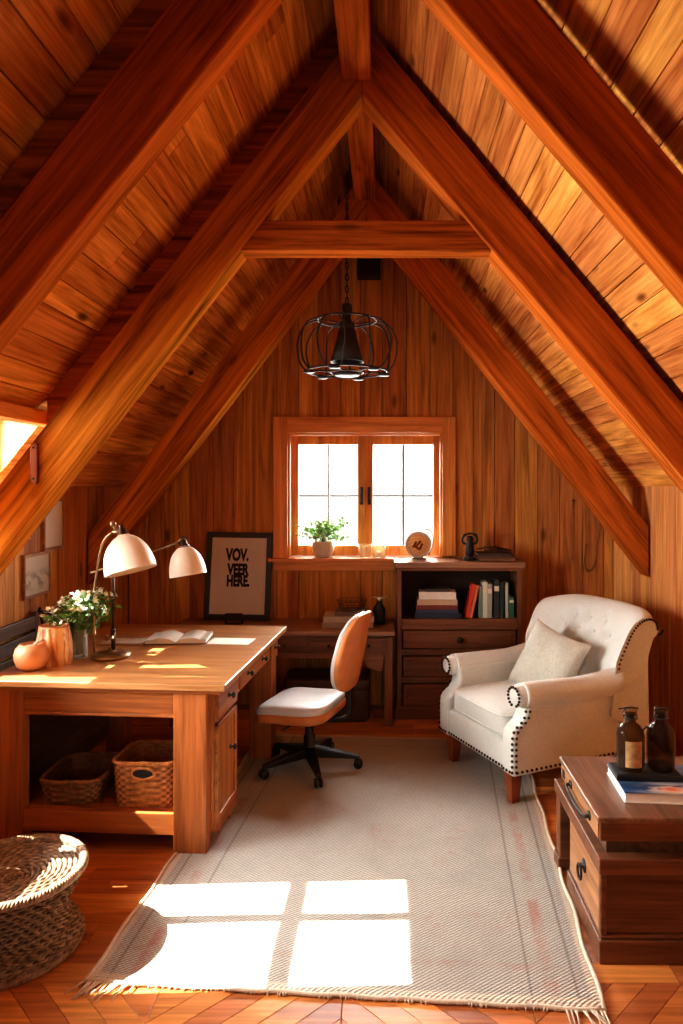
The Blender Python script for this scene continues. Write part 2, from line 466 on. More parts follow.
# left wall with low windows, right wall -----------------------------
WIN = [(2.31, 2.94, .93, 2.03), (3.2, 3.52, .95, 1.45), (3.56, 3.88, 1.44, 1.67), (3.36, 3.52, 1.51, 2.02)]
mb = MB(); y = YF; ye = [YF]
while ye[-1] < YB-.02: ye.append(min(YB, ye[-1]+random.uniform(.14, .18)))
for a, b in zip(ye, ye[1:]):
    cutp = [q for wn in WIN for q in wn[:2]] + [DY0, DY1]
    cuts = sorted({a, b} | {q for q in cutp if a < q < b})
    for p, q in zip(cuts, cuts[1:]):
        mid = (p+q)/2; top = DZ if DY0 < mid < DY1 else ZE
        spans = [(0, top)]
        for wn in WIN:
            if wn[0] < mid < wn[1]: spans = spans[:-1] + [(spans[-1][0], wn[2]), (min(wn[3], top), top)]
        g0 = .0018 if p == a else 0; g1 = .0018 if q == b else 0
        for z0, z1 in spans:
            if z1-z0 > .005: mb.bx(XL-.024, XL, p+g0, q-g1, z0, z1)
struct('wall_left', mb, M['wallz'], bevel=.004)
mb = MB(); y = YF
while y < YB:
    w = random.choice((.075, .09, .09, .11)); mb.bx(XR, XR+.024, y+.0015, min(YB, y+w)-.0015, 0, ZE+.02); y += w
struct('wall_right', mb, M['wallr'], bevel=.003)
mb = MB(); mb.bx(XR+.025, XR+.1, YF, YB+.16, 0, ZE+.08); struct('wall_right_lining', mb, M['caseback'])

# front gable behind the camera, with a wide glazed opening
FX0, FX1, FZ0, FZ1 = -.75, .55, .9, 2.0
mb = MB(); x = XL
while x < XR:
    b = min(XR, x+.17)
    cuts = sorted({x, b} | {q for q in (FX0, FX1) if x < q < b})
    for p, q in zip(cuts, cuts[1:]):
        mid = (p+q)/2
        for z0, z1 in ([(0, FZ0), (FZ1, 5)] if FX0 < mid < FX1 else [(0, 5)]):
            po = wallpoly(p, q, z0, z1)
            if len(po) > 2: mb.prism(po, YF-.03, YF, 'y')
    x += .17
struct('wall_front', mb, M['wallz'])
fw = sthing('window_3', (0, 0, 0))
mb = MB()
mb.bx(FX0, FX1, YF-.06, YF+.02, FZ0, FZ0+.06).bx(FX0, FX1, YF-.06, YF+.02, FZ1-.06, FZ1)
for q in (FX0, (FX0+FX1)/2-.03, FX1-.06): mb.bx(q, q+.06, YF-.06, YF+.02, FZ0+.06, FZ1-.06)
obj('window_frame', mb, M['trim'], fw)
mb = MB(); mb.bx(FX0+.06, (FX0+FX1)/2-.03, YF-.03, YF-.026, FZ0+.06, FZ1-.06); obj('pane', mb, M['glass'], fw)
mb = MB(); mb.bx((FX0+FX1)/2+.03, FX1-.06, YF-.03, YF-.026, FZ0+.06, FZ1-.06); obj('pane', mb, M['glass'], fw)

# sloped ceilings -----------------------------------------------------
def slope_boards(side):
    mb = MB(); s_, xe = (SL, XL) if side < 0 else (SR, XR)
    run = abs(RX-xe); L = run*math.sqrt(1+s_*s_)
    dx = 1/math.sqrt(1+s_*s_)*(1 if side < 0 else -1); dz = s_/math.sqrt(1+s_*s_)
    nx, nz = (-dz, dx) if side < 0 else (dz, -dx)         # outward (up) normal
    if nz < 0: nx, nz = -nx, -nz
    ts = [0]
    if side < 0: ts.append((DX-XL)*math.sqrt(1+s_*s_))
    while ts[-1] < L-.02: ts.append(min(L, ts[-1]+random.uniform(.115, .145)))
    if side < 0:
        d = ts[1]; ts = [0, d/3, 2*d/3] + ts[1:]
    for i, (a, b) in enumerate(zip(ts, ts[1:])):
        y = YF - random.random()*2
        ybr = []
        while y < YB:
            y2 = y + random.uniform(2.2, 3.6); ybr.append((max(y, YF), min(y2, YB))); y = y2
        for y0, y1 in ybr:
            segs = [(y0, y1)]
            if side < 0 and i < 3:
                segs = [(y0, min(y1, DY0)), (max(y0, DY1), y1)]
            for p, q in segs:
                if q-p < .01: continue
                poly = []
                for t, h in ((a+.0015, 0), (b-.0015, 0), (b-.0015, .022), (a+.0015, .022)):
                    poly.append((xe+dx*t+nx*h, ZE+dz*t+nz*h))
                mb.prism(poly, p+.001, q-.001, 'y')
    return mb
struct('ceiling_left', slope_boards(-1), M['ceil'], bevel=.004)
struct('ceiling_right', slope_boards(1), M['ceil'], bevel=.004)
# roof deck outside (keeps the sky out of the joints)
mb = MB()
for side in (-1, 1):
    s_, xe = (SL, XL) if side < 0 else (SR, XR)
    def zz(x): return ZE + (SL*(x+2.0) if side < 0 else SR*(XR-x))
    if side < 0:
        for y0, y1, xa in ((YF-.1, DY0-.04, XL-.1), (DY0-.04, DY1+.04, DX), (DY1+.04, YB+.3, XL-.1)):
            mb.prism([(xa, zz(xa)+.045), (RX, RZ+.045), (RX, RZ+.2), (xa, zz(xa)+.2)], y0, y1, 'y')
    else:
        xa = XR+.1
        mb.prism([(RX, RZ+.045), (xa, zz(xa)+.045), (xa, zz(xa)+.2), (RX, RZ+.2)], YF-.1, YB+.3, 'y')
struct('roof', mb, M['caseback'])

# dormer shell: flat ceiling, cheeks, edge trim
mb = MB(); mb.bx(XL-.06, DX+.02, DY0-.03, DY1+.03, DZ, DZ+.025)
struct('ceiling_dormer', mb, M['pale'])
for y0 in (DY0-.03, DY1):
    mb = MB(); mb.prism([(XL-.06, ZE-.06), (DX, DZ), (XL-.06, DZ)], y0, y0+.03, 'y')
    struct('wall_dormer', mb, M['pale'])
mb = MB(); mb.bx(DX-.01, DX+.075, DY0-.02, DY1+.02, DZ-.035, DZ+.035)
struct('trim_1', mb, M['trimy'], bevel=.006)
mb = MB(); mb.bx(XL-.12, XL-.03, DY0-.2, DY1+.2, DZ+.03, DZ+.06); struct('roof_dormer', mb, M['caseback'])

def side_window(name, y0, y1, z0, z1, bars=True, ybar=None, zbar=None):
    r = sthing(name, (XL, (y0+y1)/2, z0))
    o = lambda n, q, mt: obj(n, q, mt, r)
    def put(mb): 
        for i, p in enumerate(mb.v): mb.v[i] = p - Vector((XL, (y0+y1)/2, z0))
        return mb
    f = .03
    mb = MB(); mb.bx(XL-.06, XL+.02, y0-f, y1+f, z0-f, z0).bx(XL-.06, XL+.02, y0-f, y1+f, z1, z1+.02)
    mb.bx(XL-.06, XL+.02, y0-f, y0, z0, z1).bx(XL-.06, XL+.02, y1, y1+f, z0, z1)
    o('window_frame', put(mb), M['trimy'])
    if bars:
        mb = MB(); mb.bx(XL-.05, XL-.02, ybar-.026, ybar+.026, z0, z1); o('window_bar', put(mb), M['trimz'])
        mb = MB(); mb.bx(XL-.049, XL-.021, y0, y1, zbar-.026, zbar+.026); o('window_bar', put(mb), M['trimy'])
    mb = MB(); mb.bx(XL-.036, XL-.033, y0, y1, z0, z1); o('pane', put(mb), M['glass'])
side_window('window_2', 2.31, 2.94, .93, 2.03, True, 2.69, 1.57)
side_window('window_4', 3.2, 3.52, .95, 1.45, False)
side_window('window_5', 3.56, 3.88, 1.44, 1.67, False)
side_window('cheek_light_window', 3.36, 3.52, 1.51, 2.02, False)  # added opening that lets lamp light reach the dormer cheek
# outside skin of the left wall
mb = MB(); x0, x1 = XL-.16, XL-.025
ycut = sorted({YF, YB+.16} | {q for wn in WIN for q in (wn[0]-.03, wn[1]+.03)})
for p, q in zip(ycut, ycut[1:]):
    mid = (p+q)/2; spans = [(0, DZ if DY0 < mid < DY1 else ZE)]
    for wn in WIN:
        if wn[0]-.03 < mid < wn[1]+.03: spans = [(0, wn[2]-.12)] + ([(wn[3]+.1, ZE)] if wn[3] < ZE and wn[3]+.1 < ZE else [])
    for z0, z1 in spans: mb.bx(x0, x1, p, q, z0, z1)
struct('wall_left_lining', mb, M['caseback'])

# ---------------------------------------------------------------- roof beams
def rafter(y0, y1, apx, apz, s_, side, h, foot):
    """front-face polygon: lower edge runs from the apex down at slope s_, plumb-cut at the wall"""
    zf = apz - s_*abs(foot-apx)
    poly = [(apx, apz), (foot, zf), (foot, zf+h), (apx, apz+h)]
    mb = MB(); mb.prism(poly, y0, y1, 'y')
    ang = math.atan2(zf-apz, foot-apx)
    Mx = T(apx, y0, apz) @ Ry(-ang)
    return struct('roof_beam', mb, M['beam'], bevel=.008, M=Mx)
for y0, wd, ax, az, sl, sr, h in ((2.11, .11, -.109, 3.503, 1.25, 1.178, .33), (3.30, .16, -.11, 3.555, 1.283, 1.195, .35), (4.68, .16, -.12, 3.50, 1.315, 1.275, .34)):
    rafter(y0, y0+wd, ax, az, sl, -1, h, XL+.012)
    rafter(y0, y0+wd, ax, az, sr, 1, h, XR-.012)
    for s_, sd, sc_, xe in ((sl, -1, SL, XL), (sr, 1, SR, XR)):      # boards added to block light through the gap above the rafters
        xa = xe - sd*.02 if not (sd < 0 and y0 < 3.5 and y0+wd > DY0) else DX+.08
        top = lambda x: az - s_*abs(x-ax) + h - .004
        cl = lambda x: ZE + sc_*abs(x-xe) - .004
        xi = ax + sd*.10
        if y0 < 4 and cl(xi) > top(xi) and cl(xa) > top(xa):
            mb = MB(); mb.prism([(xi, top(xi)), (xa, top(xa)), (xa, cl(xa)), (xi, cl(xi))], y0+.13, y0+.17, 'y')
            struct('light_block_beam', mb, M['beam'])
mb = MB(); mb.bx(-.205, -.065, YF, YB, 3.62, 3.86)
struct('ridge_beam', mb, M['beam'], bevel=.008, M=T(-.135, 0, 3.7) @ Rz(PI/2))
mb = MB(); mb.bx(-.80, .56, 3.315, 3.43, 2.82, 2.965)
struct('tie_beam', mb, M['beam'], bevel=.007, M=T(-.1, 3.4, 2.89))

# ---------------------------------------------------------------- back window
wr = sthing('window_1', (0, YB, 0))
def wo(n, mb, mt, par=None, bev=.003):
    for i, p in enumerate(mb.v): mb.v[i] = p - Vector((0, YB, 0))
    return obj(n, mb, mt, par or wr, bev)
mb = MB(); mb.bx(-.866, WX0, YB-.03, YB, 1.15, 2.245).bx(WX1, .548, YB-.03, YB, 1.165, 2.245)
wo('casing', mb, M['trimz'])
mb = MB(); mb.bx(WX0, WX1, YB-.03, YB, WZ1, 2.245); wo('casing', mb, M['trim'])
mb = MB(); mb.bx(-.90, .07, YB-.075, YB, 1.12, 1.15).bx(WX0+.001, WX1-.001, YB, YB+.115, 1.12, 1.15); wo('sill', mb, M['trim'])
mb = MB(); mb.bx(-.866, .07, YB-.025, YB, 1.05, 1.119); wo('apron', mb, M['trim'])
mb = MB(); mb.bx(WX0, WX0+.016, YB-.001, YB+.15, 1.15, WZ1).bx(WX1-.016, WX1, YB-.001, YB+.15, 1.15, WZ1); wo('jamb', mb, M['trimz'])
mb = MB(); mb.bx(WX0, WX1, YB-.001, YB+.15, WZ1-.016, WZ1); wo('jamb', mb, M['trim'])
ys0, ys1 = YB+.105, YB+.15
for (a, b, c, d, x0, x1, hx) in ((-.688,-.456,-.444,-.216, -.743, -.1565, -.187), (-.096,.136,.152,.384, -.1563, .431, -.125)):
    mb = MB(); mb.bx(x0, a, ys0, ys1, 1.152, 2.106).bx(d, x1, ys0, ys1, 1.152, 2.106)
    mb.bx(a, d, ys0, ys1, 2.036, 2.106).bx(a, d, ys0, ys1, 1.152, 1.236)
    sash = wo('sash', mb, M['trimz'])
    mb = MB(); mb.bx(b, c, ys0+.01, ys1-.01, 1.236, 2.036).bx(a, d, ys0+.011, ys1-.011, 1.624, 1.636); wo('glazing_bar', mb, M['bronze'], sash, 0)
    mb = MB(); mb.bx(a, d, ys0+.02, ys0+.023, 1.236, 2.036); wo('pane', mb, M['glass'], sash, 0)
    mb = MB(); mb.bx(hx-.012, hx+.012, ys0-.012, ys0, 1.56, 1.70); mb.bx(hx-.007, hx+.007, ys0-.035, ys0-.022, 1.585, 1.69); mb.bx(hx-.006, hx+.006, ys0-.03, ys0-.01, 1.655, 1.672)
    wo('handle', mb, M['iron'], sash, .002)

# ---------------------------------------------------------------- rug
RUGR = math.radians(-4.8)
fl = Vector((-1.03, 2.40)); fr = Vector((.711, 2.262))
e1 = (fr-fl).normalized(); e2 = Vector((-e1.y, e1.x)); RW, RL = (fr-fl).length, 2.42
rc = fl + e1*RW/2 + e2*RL/2; RUGR = math.atan2(e1.y, e1.x)
rug = thing('area_rug', 'large cream woven rug with faded rust border and fringed ends', 'rug', (rc.x, rc.y, 0), RUGR)
mb = MB()
def rf(u, v):
    x = (u-.5)*RW; y = (v-.5)*RL
    x += .008*math.sin(y*5.3+1) * (1 if u > .97 or u < .03 else 0); 
    ed = min(u, 1-u)*RW
    zt = .011 + .0015*math.sin(x*7+y*3) + .0015*math.sin(y*11+x*2)
    if min(u, 1-u) < 1e-6 or min(v, 1-v) < 1e-6: zt = .003
    return (x, y, zt)
mb.grid(rf, 70, 100); obj('pile', mb, M['rug'], rug)
for side in (-1, 1):
    mb = MB()
    for i in range(150):
        x = -RW/2 + RW*(i+.5)/150 + random.uniform(-.003, .003)
        y0 = side*(RL/2-.006); L = random.uniform(.010, .020)
        if side < 0 and (i < 16 or i > 138): L = random.uniform(.05, .10)
        dx = random.uniform(-.4, .4)*L + (-.5*L if (side < 0 and i < 16) else 0) + (.3*L if (side < 0 and i > 138) else 0)
        mb.tube([(x, y0, .008), (x+dx*.4, y0+side*L*.5, .009), (x+dx, y0+side*L, .004)], [.0035, .003, .002], 5)
    obj('fringe', mb, M['fringe'], rug)
mb = MB()
for sx_ in (-1, 1):
    mb.tube([(sx_*(RW/2-.002)+.006*math.sin(t*.9), -RL/2+RL*t/40, .008) for t in range(41)], .008, 6)
mb.tube([(-RW/2+RW*t/40, -RL/2+.003*math.sin(t*1.3), .008) for t in range(41)], .007, 6)
obj('bound_edge', mb, M['fringe'], rug)

# ---------------------------------------------------------------- desk
DA = math.radians(-3.9); ZT = .80
desk = thing('desk', 'large golden wooden desk with open basket shelf and side drawers', 'desk', (-.727, 3.18, 0), -DA*0 + math.radians(-3.9))
DW, DL = 1.17, 1.36
mb = MB(); mb.bx(-DW, 0, 0, DL, ZT-.032, ZT); obj('desktop', mb, M['desktop'], desk, .006, seg=3)
mb = MB(); mb.bx(-DW+.02, -.02, .02, DL-.02, ZT-.05, ZT-.032); obj('moulding', mb, M['deskx'], desk, .004)
def leg(x0, x1, y0, y1, z0, z1): 
    m_ = MB(); m_.bx(x0, x1, y0, y1, z0, z1); return obj('leg', m_, M['deskz'], desk, .005)
leg(-.255, -.098, .035, .10, 0, ZT-.05)
leg(-DW+.03, -DW+.19, .035, .10, 0, ZT-.05)
leg(-.20, -.06, 1.17, 1.31, 0, ZT-.05)
leg(-DW+.04, -DW+.16, 1.19, 1.31, 0, ZT-.05)
mb = MB(); mb.bx(-DW+.19, -.255, .05, .075, ZT-.155, ZT-.05); obj('apron', mb, M['deskx'], desk, .003)
mb = MB(); mb.bx(-DW+.19, -.255, .045, .073, ZT-.17, ZT-.155); obj('moulding', mb, M['deskx'], desk, .003)
mb = MB(); mb.bx(-DW+.19, -.255, .045, .075, .085, .185); obj('shelf_rail', mb, M['deskx'], desk, .004)
mb = MB(); mb.bx(-DW+.05, -.20, .075, .55, .165, .185); obj('shelf', mb, M['deskx'], desk, .002)
# left end panel and rear rail, seen under the top
mb = MB(); mb.bx(-DW+.04, -DW+.065, .10, 1.19, .12, ZT-.05); obj('side_panel', mb, M['darkw'], desk)
mb = MB(); mb.bx(-DW+.16, -.20, 1.24, 1.265, ZT-.17, ZT-.05); obj('apron', mb, M['deskx'], desk)
# front pedestal on the right: carcass, drawer, door
mb = MB(); mb.bx(-.225, -.085, .10, .43, .08, ZT-.05); mb.bx(-.22, -.09, .38, .425, 0, .08); obj('pedestal', mb, M['deskz'], desk, .003)
mb = MB(); mb.bx(-.085, -.064, .105, .425, .075, .15).bx(-.085, -.064, .105, .14, .15, .58).bx(-.085, -.064, .39, .425, .15, .58).bx(-.085, -.064, .105, .425, .58-.03, .58)
door = obj('door', mb, M['desk'], desk, .003)
mb = MB(); mb.bx(-.085, -.073, .14, .39, .15, .55); obj('door_panel', mb, M['deskz'], door)
def pull(par, x, y, z, mat=None):
    q = MB(); Mx = T(x, y, z) @ Ry(PI/2)
    q.lathe([(0,0), (.012,0), (.012,.004), (.005,.006), (.005,.016), (.014,.02), (.016,.026), (.011,.032), (0,.034)], 14, M=Mx)
    return obj('knob', q, mat or M['iron'], par)
pull(door, -.064, .30, .41)
mb = MB(); mb.bx(-.085, -.062, .105, .425, .60, ZT-.056); d = obj('drawer', mb, M['desk'], desk, .004); pull(d, -.062, .27, .675)
mb = MB(); mb.bx(-.15, -.065, .43, 1.17, ZT-.165, ZT-.05); obj('apron', mb, M['desk'], desk)
mb = MB(); mb.bx(-.066, -.055, .46, 1.10, ZT-.155, ZT-.06); d = obj('drawer', mb, M['desk'], desk, .003); pull(d, -.055, .60, .695); pull(d, -.055, .92, .695)
mb = MB(); mb.bx(-.066, -.052, 1.15, 1.315, ZT-.18, ZT-.056); d = obj('drawer', mb, M['desk'], desk, .003); pull(d, -.052, 1.235, .69)
mb = MB(); mb.bx(-.22, -.09, .38, .425, 0, .08)

desk_M = Matrix.LocRotScale(desk.location, desk.rotation_euler, None)
def ondesk(x, y, z=ZT): return desk_M @ Vector((x, y, z))

# baskets on the desk shelf
def woven_box(w, d, h, taper, rows, n, amp):
    q = MB()
    def per(t, s_):                       # rounded-rectangle perimeter point, outward normal
        a = 2*PI*t; e = .38
        cx = math.copysign(abs(math.cos(a))**e, math.cos(a)); cy = math.copysign(abs(math.sin(a))**e, math.sin(a))
        return Vector((cx*w/2*s_, cy*d/2*s_, 0)), Vector((cx*d, cy*w, 0)).normalized()
    def fo(u, v):
        s_ = taper + (1-taper)*v; p, nn = per(u, s_)
        k_ = amp*math.cos(PI*(u*n) + PI*math.floor(v*rows))*abs(math.sin(PI*v*rows))**.6
        return p + nn*k_ + Vector((0, 0, h*v))
    q.grid(fo, n*4, rows*4, cu=True)
    def fi(u, v):
        s_ = (taper + (1-taper)*v)*.93; p, nn = per(u, s_); return p + Vector((0, 0, .012 + (h-.012)*v))
    q.grid(fi, n*2, 2, cu=True)
    for s_, z in ((taper*.95, .004), (taper*.93, .012)):
        q.add([per(i/48, s_)[0]+Vector((0,0,z)) for i in range(48)], [list(range(48))])
    rim = MB()
    for j in range(3):
        pts = []
        for i in range(160):
            p, nn = per(i/160, .985); a = 2*PI*(i/160*36 + j/3)
            pts.append(p + nn*.006*math.cos(a) + Vector((0, 0, h+.006*math.sin(a))))
        rim.tube(pts, .0055, 6, True)
    return q, rim
p = desk_M @ Vector((-.425, .235, .186))
bk = thing('storage_basket', 'tall honey wicker basket with handle hole on the desk shelf', 'basket', p, math.radians(-2), 'baskets on the desk shelf')
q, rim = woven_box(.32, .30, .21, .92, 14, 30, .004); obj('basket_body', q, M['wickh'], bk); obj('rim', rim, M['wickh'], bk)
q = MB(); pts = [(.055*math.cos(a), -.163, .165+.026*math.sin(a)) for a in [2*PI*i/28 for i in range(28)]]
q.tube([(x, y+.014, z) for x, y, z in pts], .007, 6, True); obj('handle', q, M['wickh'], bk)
q = MB(); q.prism([(.048*math.cos(a), .165+.02*math.sin(a)) for a in [2*PI*i/20 for i in range(20)]], -.152, -.146, 'y'); h = obj('handle_hole_shade', q, M['ink'], bk)  # black plate painting the shade inside the handle hole
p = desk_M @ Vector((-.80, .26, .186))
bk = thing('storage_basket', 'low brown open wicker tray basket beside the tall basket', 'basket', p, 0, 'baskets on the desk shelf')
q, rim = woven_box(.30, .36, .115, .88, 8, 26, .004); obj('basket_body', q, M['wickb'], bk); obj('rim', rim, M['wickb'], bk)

# ---------------------------------------------------------------- things on the desk
def at_desk(px, py, z=ZT):
    Y = (1.7-z)*700/(py-487); return Vector(((px-385)*Y/700, Y, z))
p = at_desk(32, 669)
o = thing('bowl', 'round terracotta bowl with narrow mouth at the desk corner', 'bowl', p)
q = MB(); q.lathe([(0,0), (.045,0), (.07,.018), (.081,.05), (.083,.075), (.075,.105), (.058,.125), (.05,.128), (.048,.122), (.066,.10), (.073,.072), (.068,.03), (.04,.01), (0,.01)], 36)
obj('bowl_body', q, M['terra'], o)
q = MB(); q.tube([(.01,-.01,.118), (.03,.0,.136), (.05,.015,.14)], [.006,.009,.004], 8); q.lathe([(0,.10),(.05,.112),(.052,.116),(0,.12)], 20); obj('contents', q, M['potw'], o)
p = at_desk(54, 664)
o = thing('vase', 'ochre clay pot with pale dripping glaze beside the bowl', 'vase', p)
q = MB()
def vz(u, v):
    r = .082*(1-.16*v)+.008*math.sin(v*PI) + .004*math.sin(u*2*PI*13+v*3)*(1-v*.4) ; a = 2*PI*u
    return (r*math.cos(a), r*math.sin(a), .195*v)
q.grid(vz, 104, 20, cu=True); obj('vase_body', q, M['vasew'], o)
q = MB(); q.lathe([(.0,.187),(.06,.187),(.066,.199),(.072,.198),(.072,.19)], 40); obj('lid', q, M['terra'], o)
def leafset(q, c, n, R, size, flat=.5, seedr=None):
    for i in range(n):
        d = Vector((random.gauss(0,1), random.gauss(0,1), random.gauss(0,.8))).normalized()*R*random.uniform(.3, 1)
        s_ = size*random.uniform(.6, 1.2); E = Euler((random.uniform(-1,1), random.uniform(-1,1), random.uniform(0,6.28))).to_matrix().to_4x4()
        Mx = T(*(Vector(c)+d)) @ E
        q.add([(0,0,0), (s_*.32,s_*.35,.15*s_), (0,s_,0), (-s_*.32,s_*.35,.15*s_)], [(0,1,2,3)], True, Mx)
p = at_desk(79, 658)
o = thing('flower_jar', 'clear ribbed glass jar of white flowers and green leaves', 'flowers', p)
q = MB(); q.lathe([(0,.004),(.035,.0),(.042,.006),(.042,.11),(.036,.128),(.036,.145),(.039,.148),(.033,.148),(.033,.128),(.038,.11),(.038,.012),(0,.012)], 28); obj('jar', q, M['jar'], o)
q = MB(); f1 = MB(); f2 = MB(); heads = []
for i in range(52):
    a = random.uniform(0, 6.28); r = random.uniform(.02, .18); 
    tx = r*math.cos(a)*1.05 + .015; ty = r*math.sin(a)*.9; tz = random.uniform(.21, .35) - r*.35 + (.07 if tx > .06 else 0)
    q.tube([(random.uniform(-.02,.02), random.uniform(-.02,.02), .02), (tx*.25, ty*.25, .15), (tx*.8, ty*.8, tz-.02), (tx, ty, tz)], .0018, 5)
    heads.append((tx, ty, tz)); leafset(f1, (tx*.85, ty*.85, tz-.03), 16, .045, .035)
obj('stems', q, M['stem'], o); obj('foliage', f1, M['leaf'], o)
for h in heads:
    for j in range(5):
        c = Vector(h) + Vector((random.gauss(0,.018), random.gauss(0,.018), random.gauss(0.008,.013)))
        E = Euler((random.uniform(-.9,.9), random.uniform(-.9,.9), random.uniform(0,6.28))).to_matrix().to_4x4()
        for k_ in range(5):
            a = 2*PI*k_/5; Mx = T(*c) @ E @ Rz(a)
            f2.add([(0,0,0), (.006,.007,.002), (0,.016,.005), (-.006,.007,.002)], [(0,1,2,3)], True, Mx)
obj('blossoms', f2, M['bloom'], o)

# lamp: one base, two heads
LB = at_desk(111, 657)
lamp = thing('desk_lamp', 'brass desk lamp with two white dome shades on one base', 'lamp', LB)
def L(px, py, Y): return P(px, py, Y) - LB
q = MB(); q.lathe([(0,0),(.098,0),(.102,.008),(.098,.02),(.06,.03),(.02,.036),(.014,.05),(0,.05)], 36); obj('base', q, M['brass'], lamp)
st = L(113, 566, LB.y)
q = MB(); q.tube([(.012,0,.04),(.012,0,.14)], .011, 12); q.tube([(.012,0,.12),(st.x,0,st.z)], .0085, 10); q.sphere((.012,0,.14), .014, 12); q.sphere((.012,0,.26), .0125, 12); obj('stem', q, M['bronze'], lamp)
Ya = LB.y - .04
q = MB(); ca = [Vector((-.084,-.01,.018)), L(94,628,Ya), L(94,600,Ya), L(97,570,Ya), L(102,545,Ya), L(109,535,Ya), L(117,531,Ya)]
def smooth(pts, n=6):
    out = []; K = len(pts)
    for i in range(K-1):
        p0, p1, p2, p3 = pts[max(0,i-1)], pts[i], pts[i+1], pts[min(K-1,i+2)]
        for j in range(n):
            t = j/n; out.append(.5*((2*p1)+(p2-p0)*t+(2*p0-5*p1+4*p2-p3)*t*t+(3*p1-p0-3*p2+p3)*t**3))
    return out + [pts[-1]]
q.tube(smooth(ca), .0065, 8); obj('curved_arm', q, M['brass'], lamp)
q = MB(); q.sphere(L(113,524,Ya), .017, 14); obj('ball_finial', q, M['brass'], lamp)
q = MB(); q.tube([L(112,523,Ya), L(120,536,Ya)], .008, 8); q.tube([L(113,532,Ya), L(124,533,Ya)], .012, 10)
obj('joint', q, M['brass'], lamp)
q = MB(); q.tube([L(106,640,LB.y-.03), L(113,637,LB.y-.03)], .008, 8); q.sphere(L(108,636,LB.y-.02), .013, 10)
obj('hinge', q, M['brass'], lamp)
q = MB(); q.tube([L(95,640,LB.y-.02), L(93,630,LB.y-.03)], .012, 10); obj('joint', q, M['brass'], lamp)
def shade(c, axis, R, H):
    z = Vector(axis).normalized(); x = z.orthogonal().normalized(); y = z.cross(x)
    Mx = Matrix(((x.x,y.x,z.x,c.x),(x.y,y.y,z.y,c.y),(x.z,y.z,z.z,c.z),(0,0,0,1)))
    prof = [(.03, 0)] + [(R*math.sin(PI/2*(t/12))**.95 if t else .03, H*(1-math.cos(PI/2*t/12))) for t in range(1, 13)]
    prof[1:] = [(max(.03, r), z_) for r, z_ in prof[1:]]
    q = MB(); q.lathe([(0,0)]+prof+[(R+.003, H+.002)], 40, M=Mx); q.lathe([(R+.003,H+.002),(R-.003, H)]+[(max(.001, r-.004), z_+.003) for r, z_ in prof[::-1]], 40, M=Mx)
    o_ = obj('lamp_shade', q, M['shade'], lamp)
    q = MB(); q.lathe([(0,-.055),(.012,-.055),(.014,-.035),(.02,-.03),(.02,-.012),(.028,-.006),(.031,.006),(0,.01)], 20, M=Mx); obj('socket', q, M['bronze'], o_)
    q = MB(); q.sphere((0,0,H*.55), .032, 14, M=Mx); obj('bulb', q, M['bloom'], o_)
Y1 = LB.y - .10
shade(L(123,535,Y1), (.26, -.12, -.95), .128, .19)
Y2 = LB.y + .28
shade(L(184,546,Y2), (.16, -.06, -.97), .103, .165)
q = MB(); q.tube([L(90,573,LB.y-.03), L(113,566,LB.y), L(182,541,Y2)], .0055, 8); q.tube([L(178,543,Y2), L(183,538,Y2), L(186,548,Y2)], .011, 8); q.sphere(st, .016, 12); obj('cross_arm', q, M['brass'], lamp)

# open book, paper, thin notebook
p = at_desk(180, 640); 
o = thing('open_book', 'open book with white pages lying on the desk', 'book', p, math.radians(4))
q = MB()
def pg(sgn):
    def f(u, v):
        x = sgn*.17*u; z = .012 + .028*math.sin(min(1, u*1.25)*PI*.8)*(1-.25*u)
        return (x, (v-.5)*.23, z)
    return f
for sg in (-1, 1):
    q.grid(pg(sg), 14, 2)
    pr = [(sg*.17*u/14, .012+.028*math.sin(min(1, u/14*1.25)*PI*.8)*(1-.25*u/14)) for u in range(15)]
    poly = pr + [(sg*.17, .004), (0, .004)]
    q.prism(poly, -.115, .115, 'y')
obj('pages', q, M['paper'], o)
q = MB(); q.bx(-.178, .178, -.12, .12, 0, .0045); obj('cover', q, col(70,62,54), o)
p = at_desk(231, 641.5)
q = MB(); q.bx(-.125, .125, -.08, .08, 0, .003); o = obj('paper_sheet', q, M['paper'], None); o.location = p; o.rotation_euler = (0,0,math.radians(-5)); tag(o, 'loose white sheet of paper near the far desk edge', 'paper')
p = at_desk(120, 645)
q = MB(); q.cushion((0,0,.006), (.24,.14,.012), .2, 24); o = obj('notebook', q, col(176,160,146), None); o.location = p + Vector((0,.06,0)); tag(o, 'thin grey notebook lying behind the lamp base', 'notebook')

# dark slatted folding chair between desk and left wall
o = thing('folding_chair', 'dark slatted wooden folding chair leaning between desk and wall', 'chair', (-1.965, 3.66, 0))
q = MB()
for z in (.45, .73, .82, .91):
    q = MB(); q.bx(-.012, .012, -.26, .26, z, z+.07); obj('backrest_slat', q, M['darkw'], o, .004)
for s_ in (-1, 1):
    q = MB(); q.bx(-.014, .016, s_*.27-.02, s_*.27+.02, 0, 1.0); obj('leg', q, M['darkw'], o, .005)
q = MB(); q.bx(.018, .034, -.23, .23, .30, .72); obj('seat', q, M['darkw'], o, .004)
q = MB(); q.tube(smooth([Vector((.03,.30,1.08)), Vector((.05,.36,1.06)), Vector((.05,.40,.95)), Vector((.04,.41,.80)), Vector((.04,.41,.66))]), .012, 8)
q.tube(smooth([Vector((.02,.28,1.09)), Vector((.0,.33,1.09)), Vector((.0,.37,.95)), Vector((.02,.38,.66))]), .010, 8)
s_ = obj('leather_strap', q, M['frameblk'], None); s_.location = (-1.965, 3.66, -.09); tag(s_, 'black leather strap hanging over the dark folding chair', 'strap')

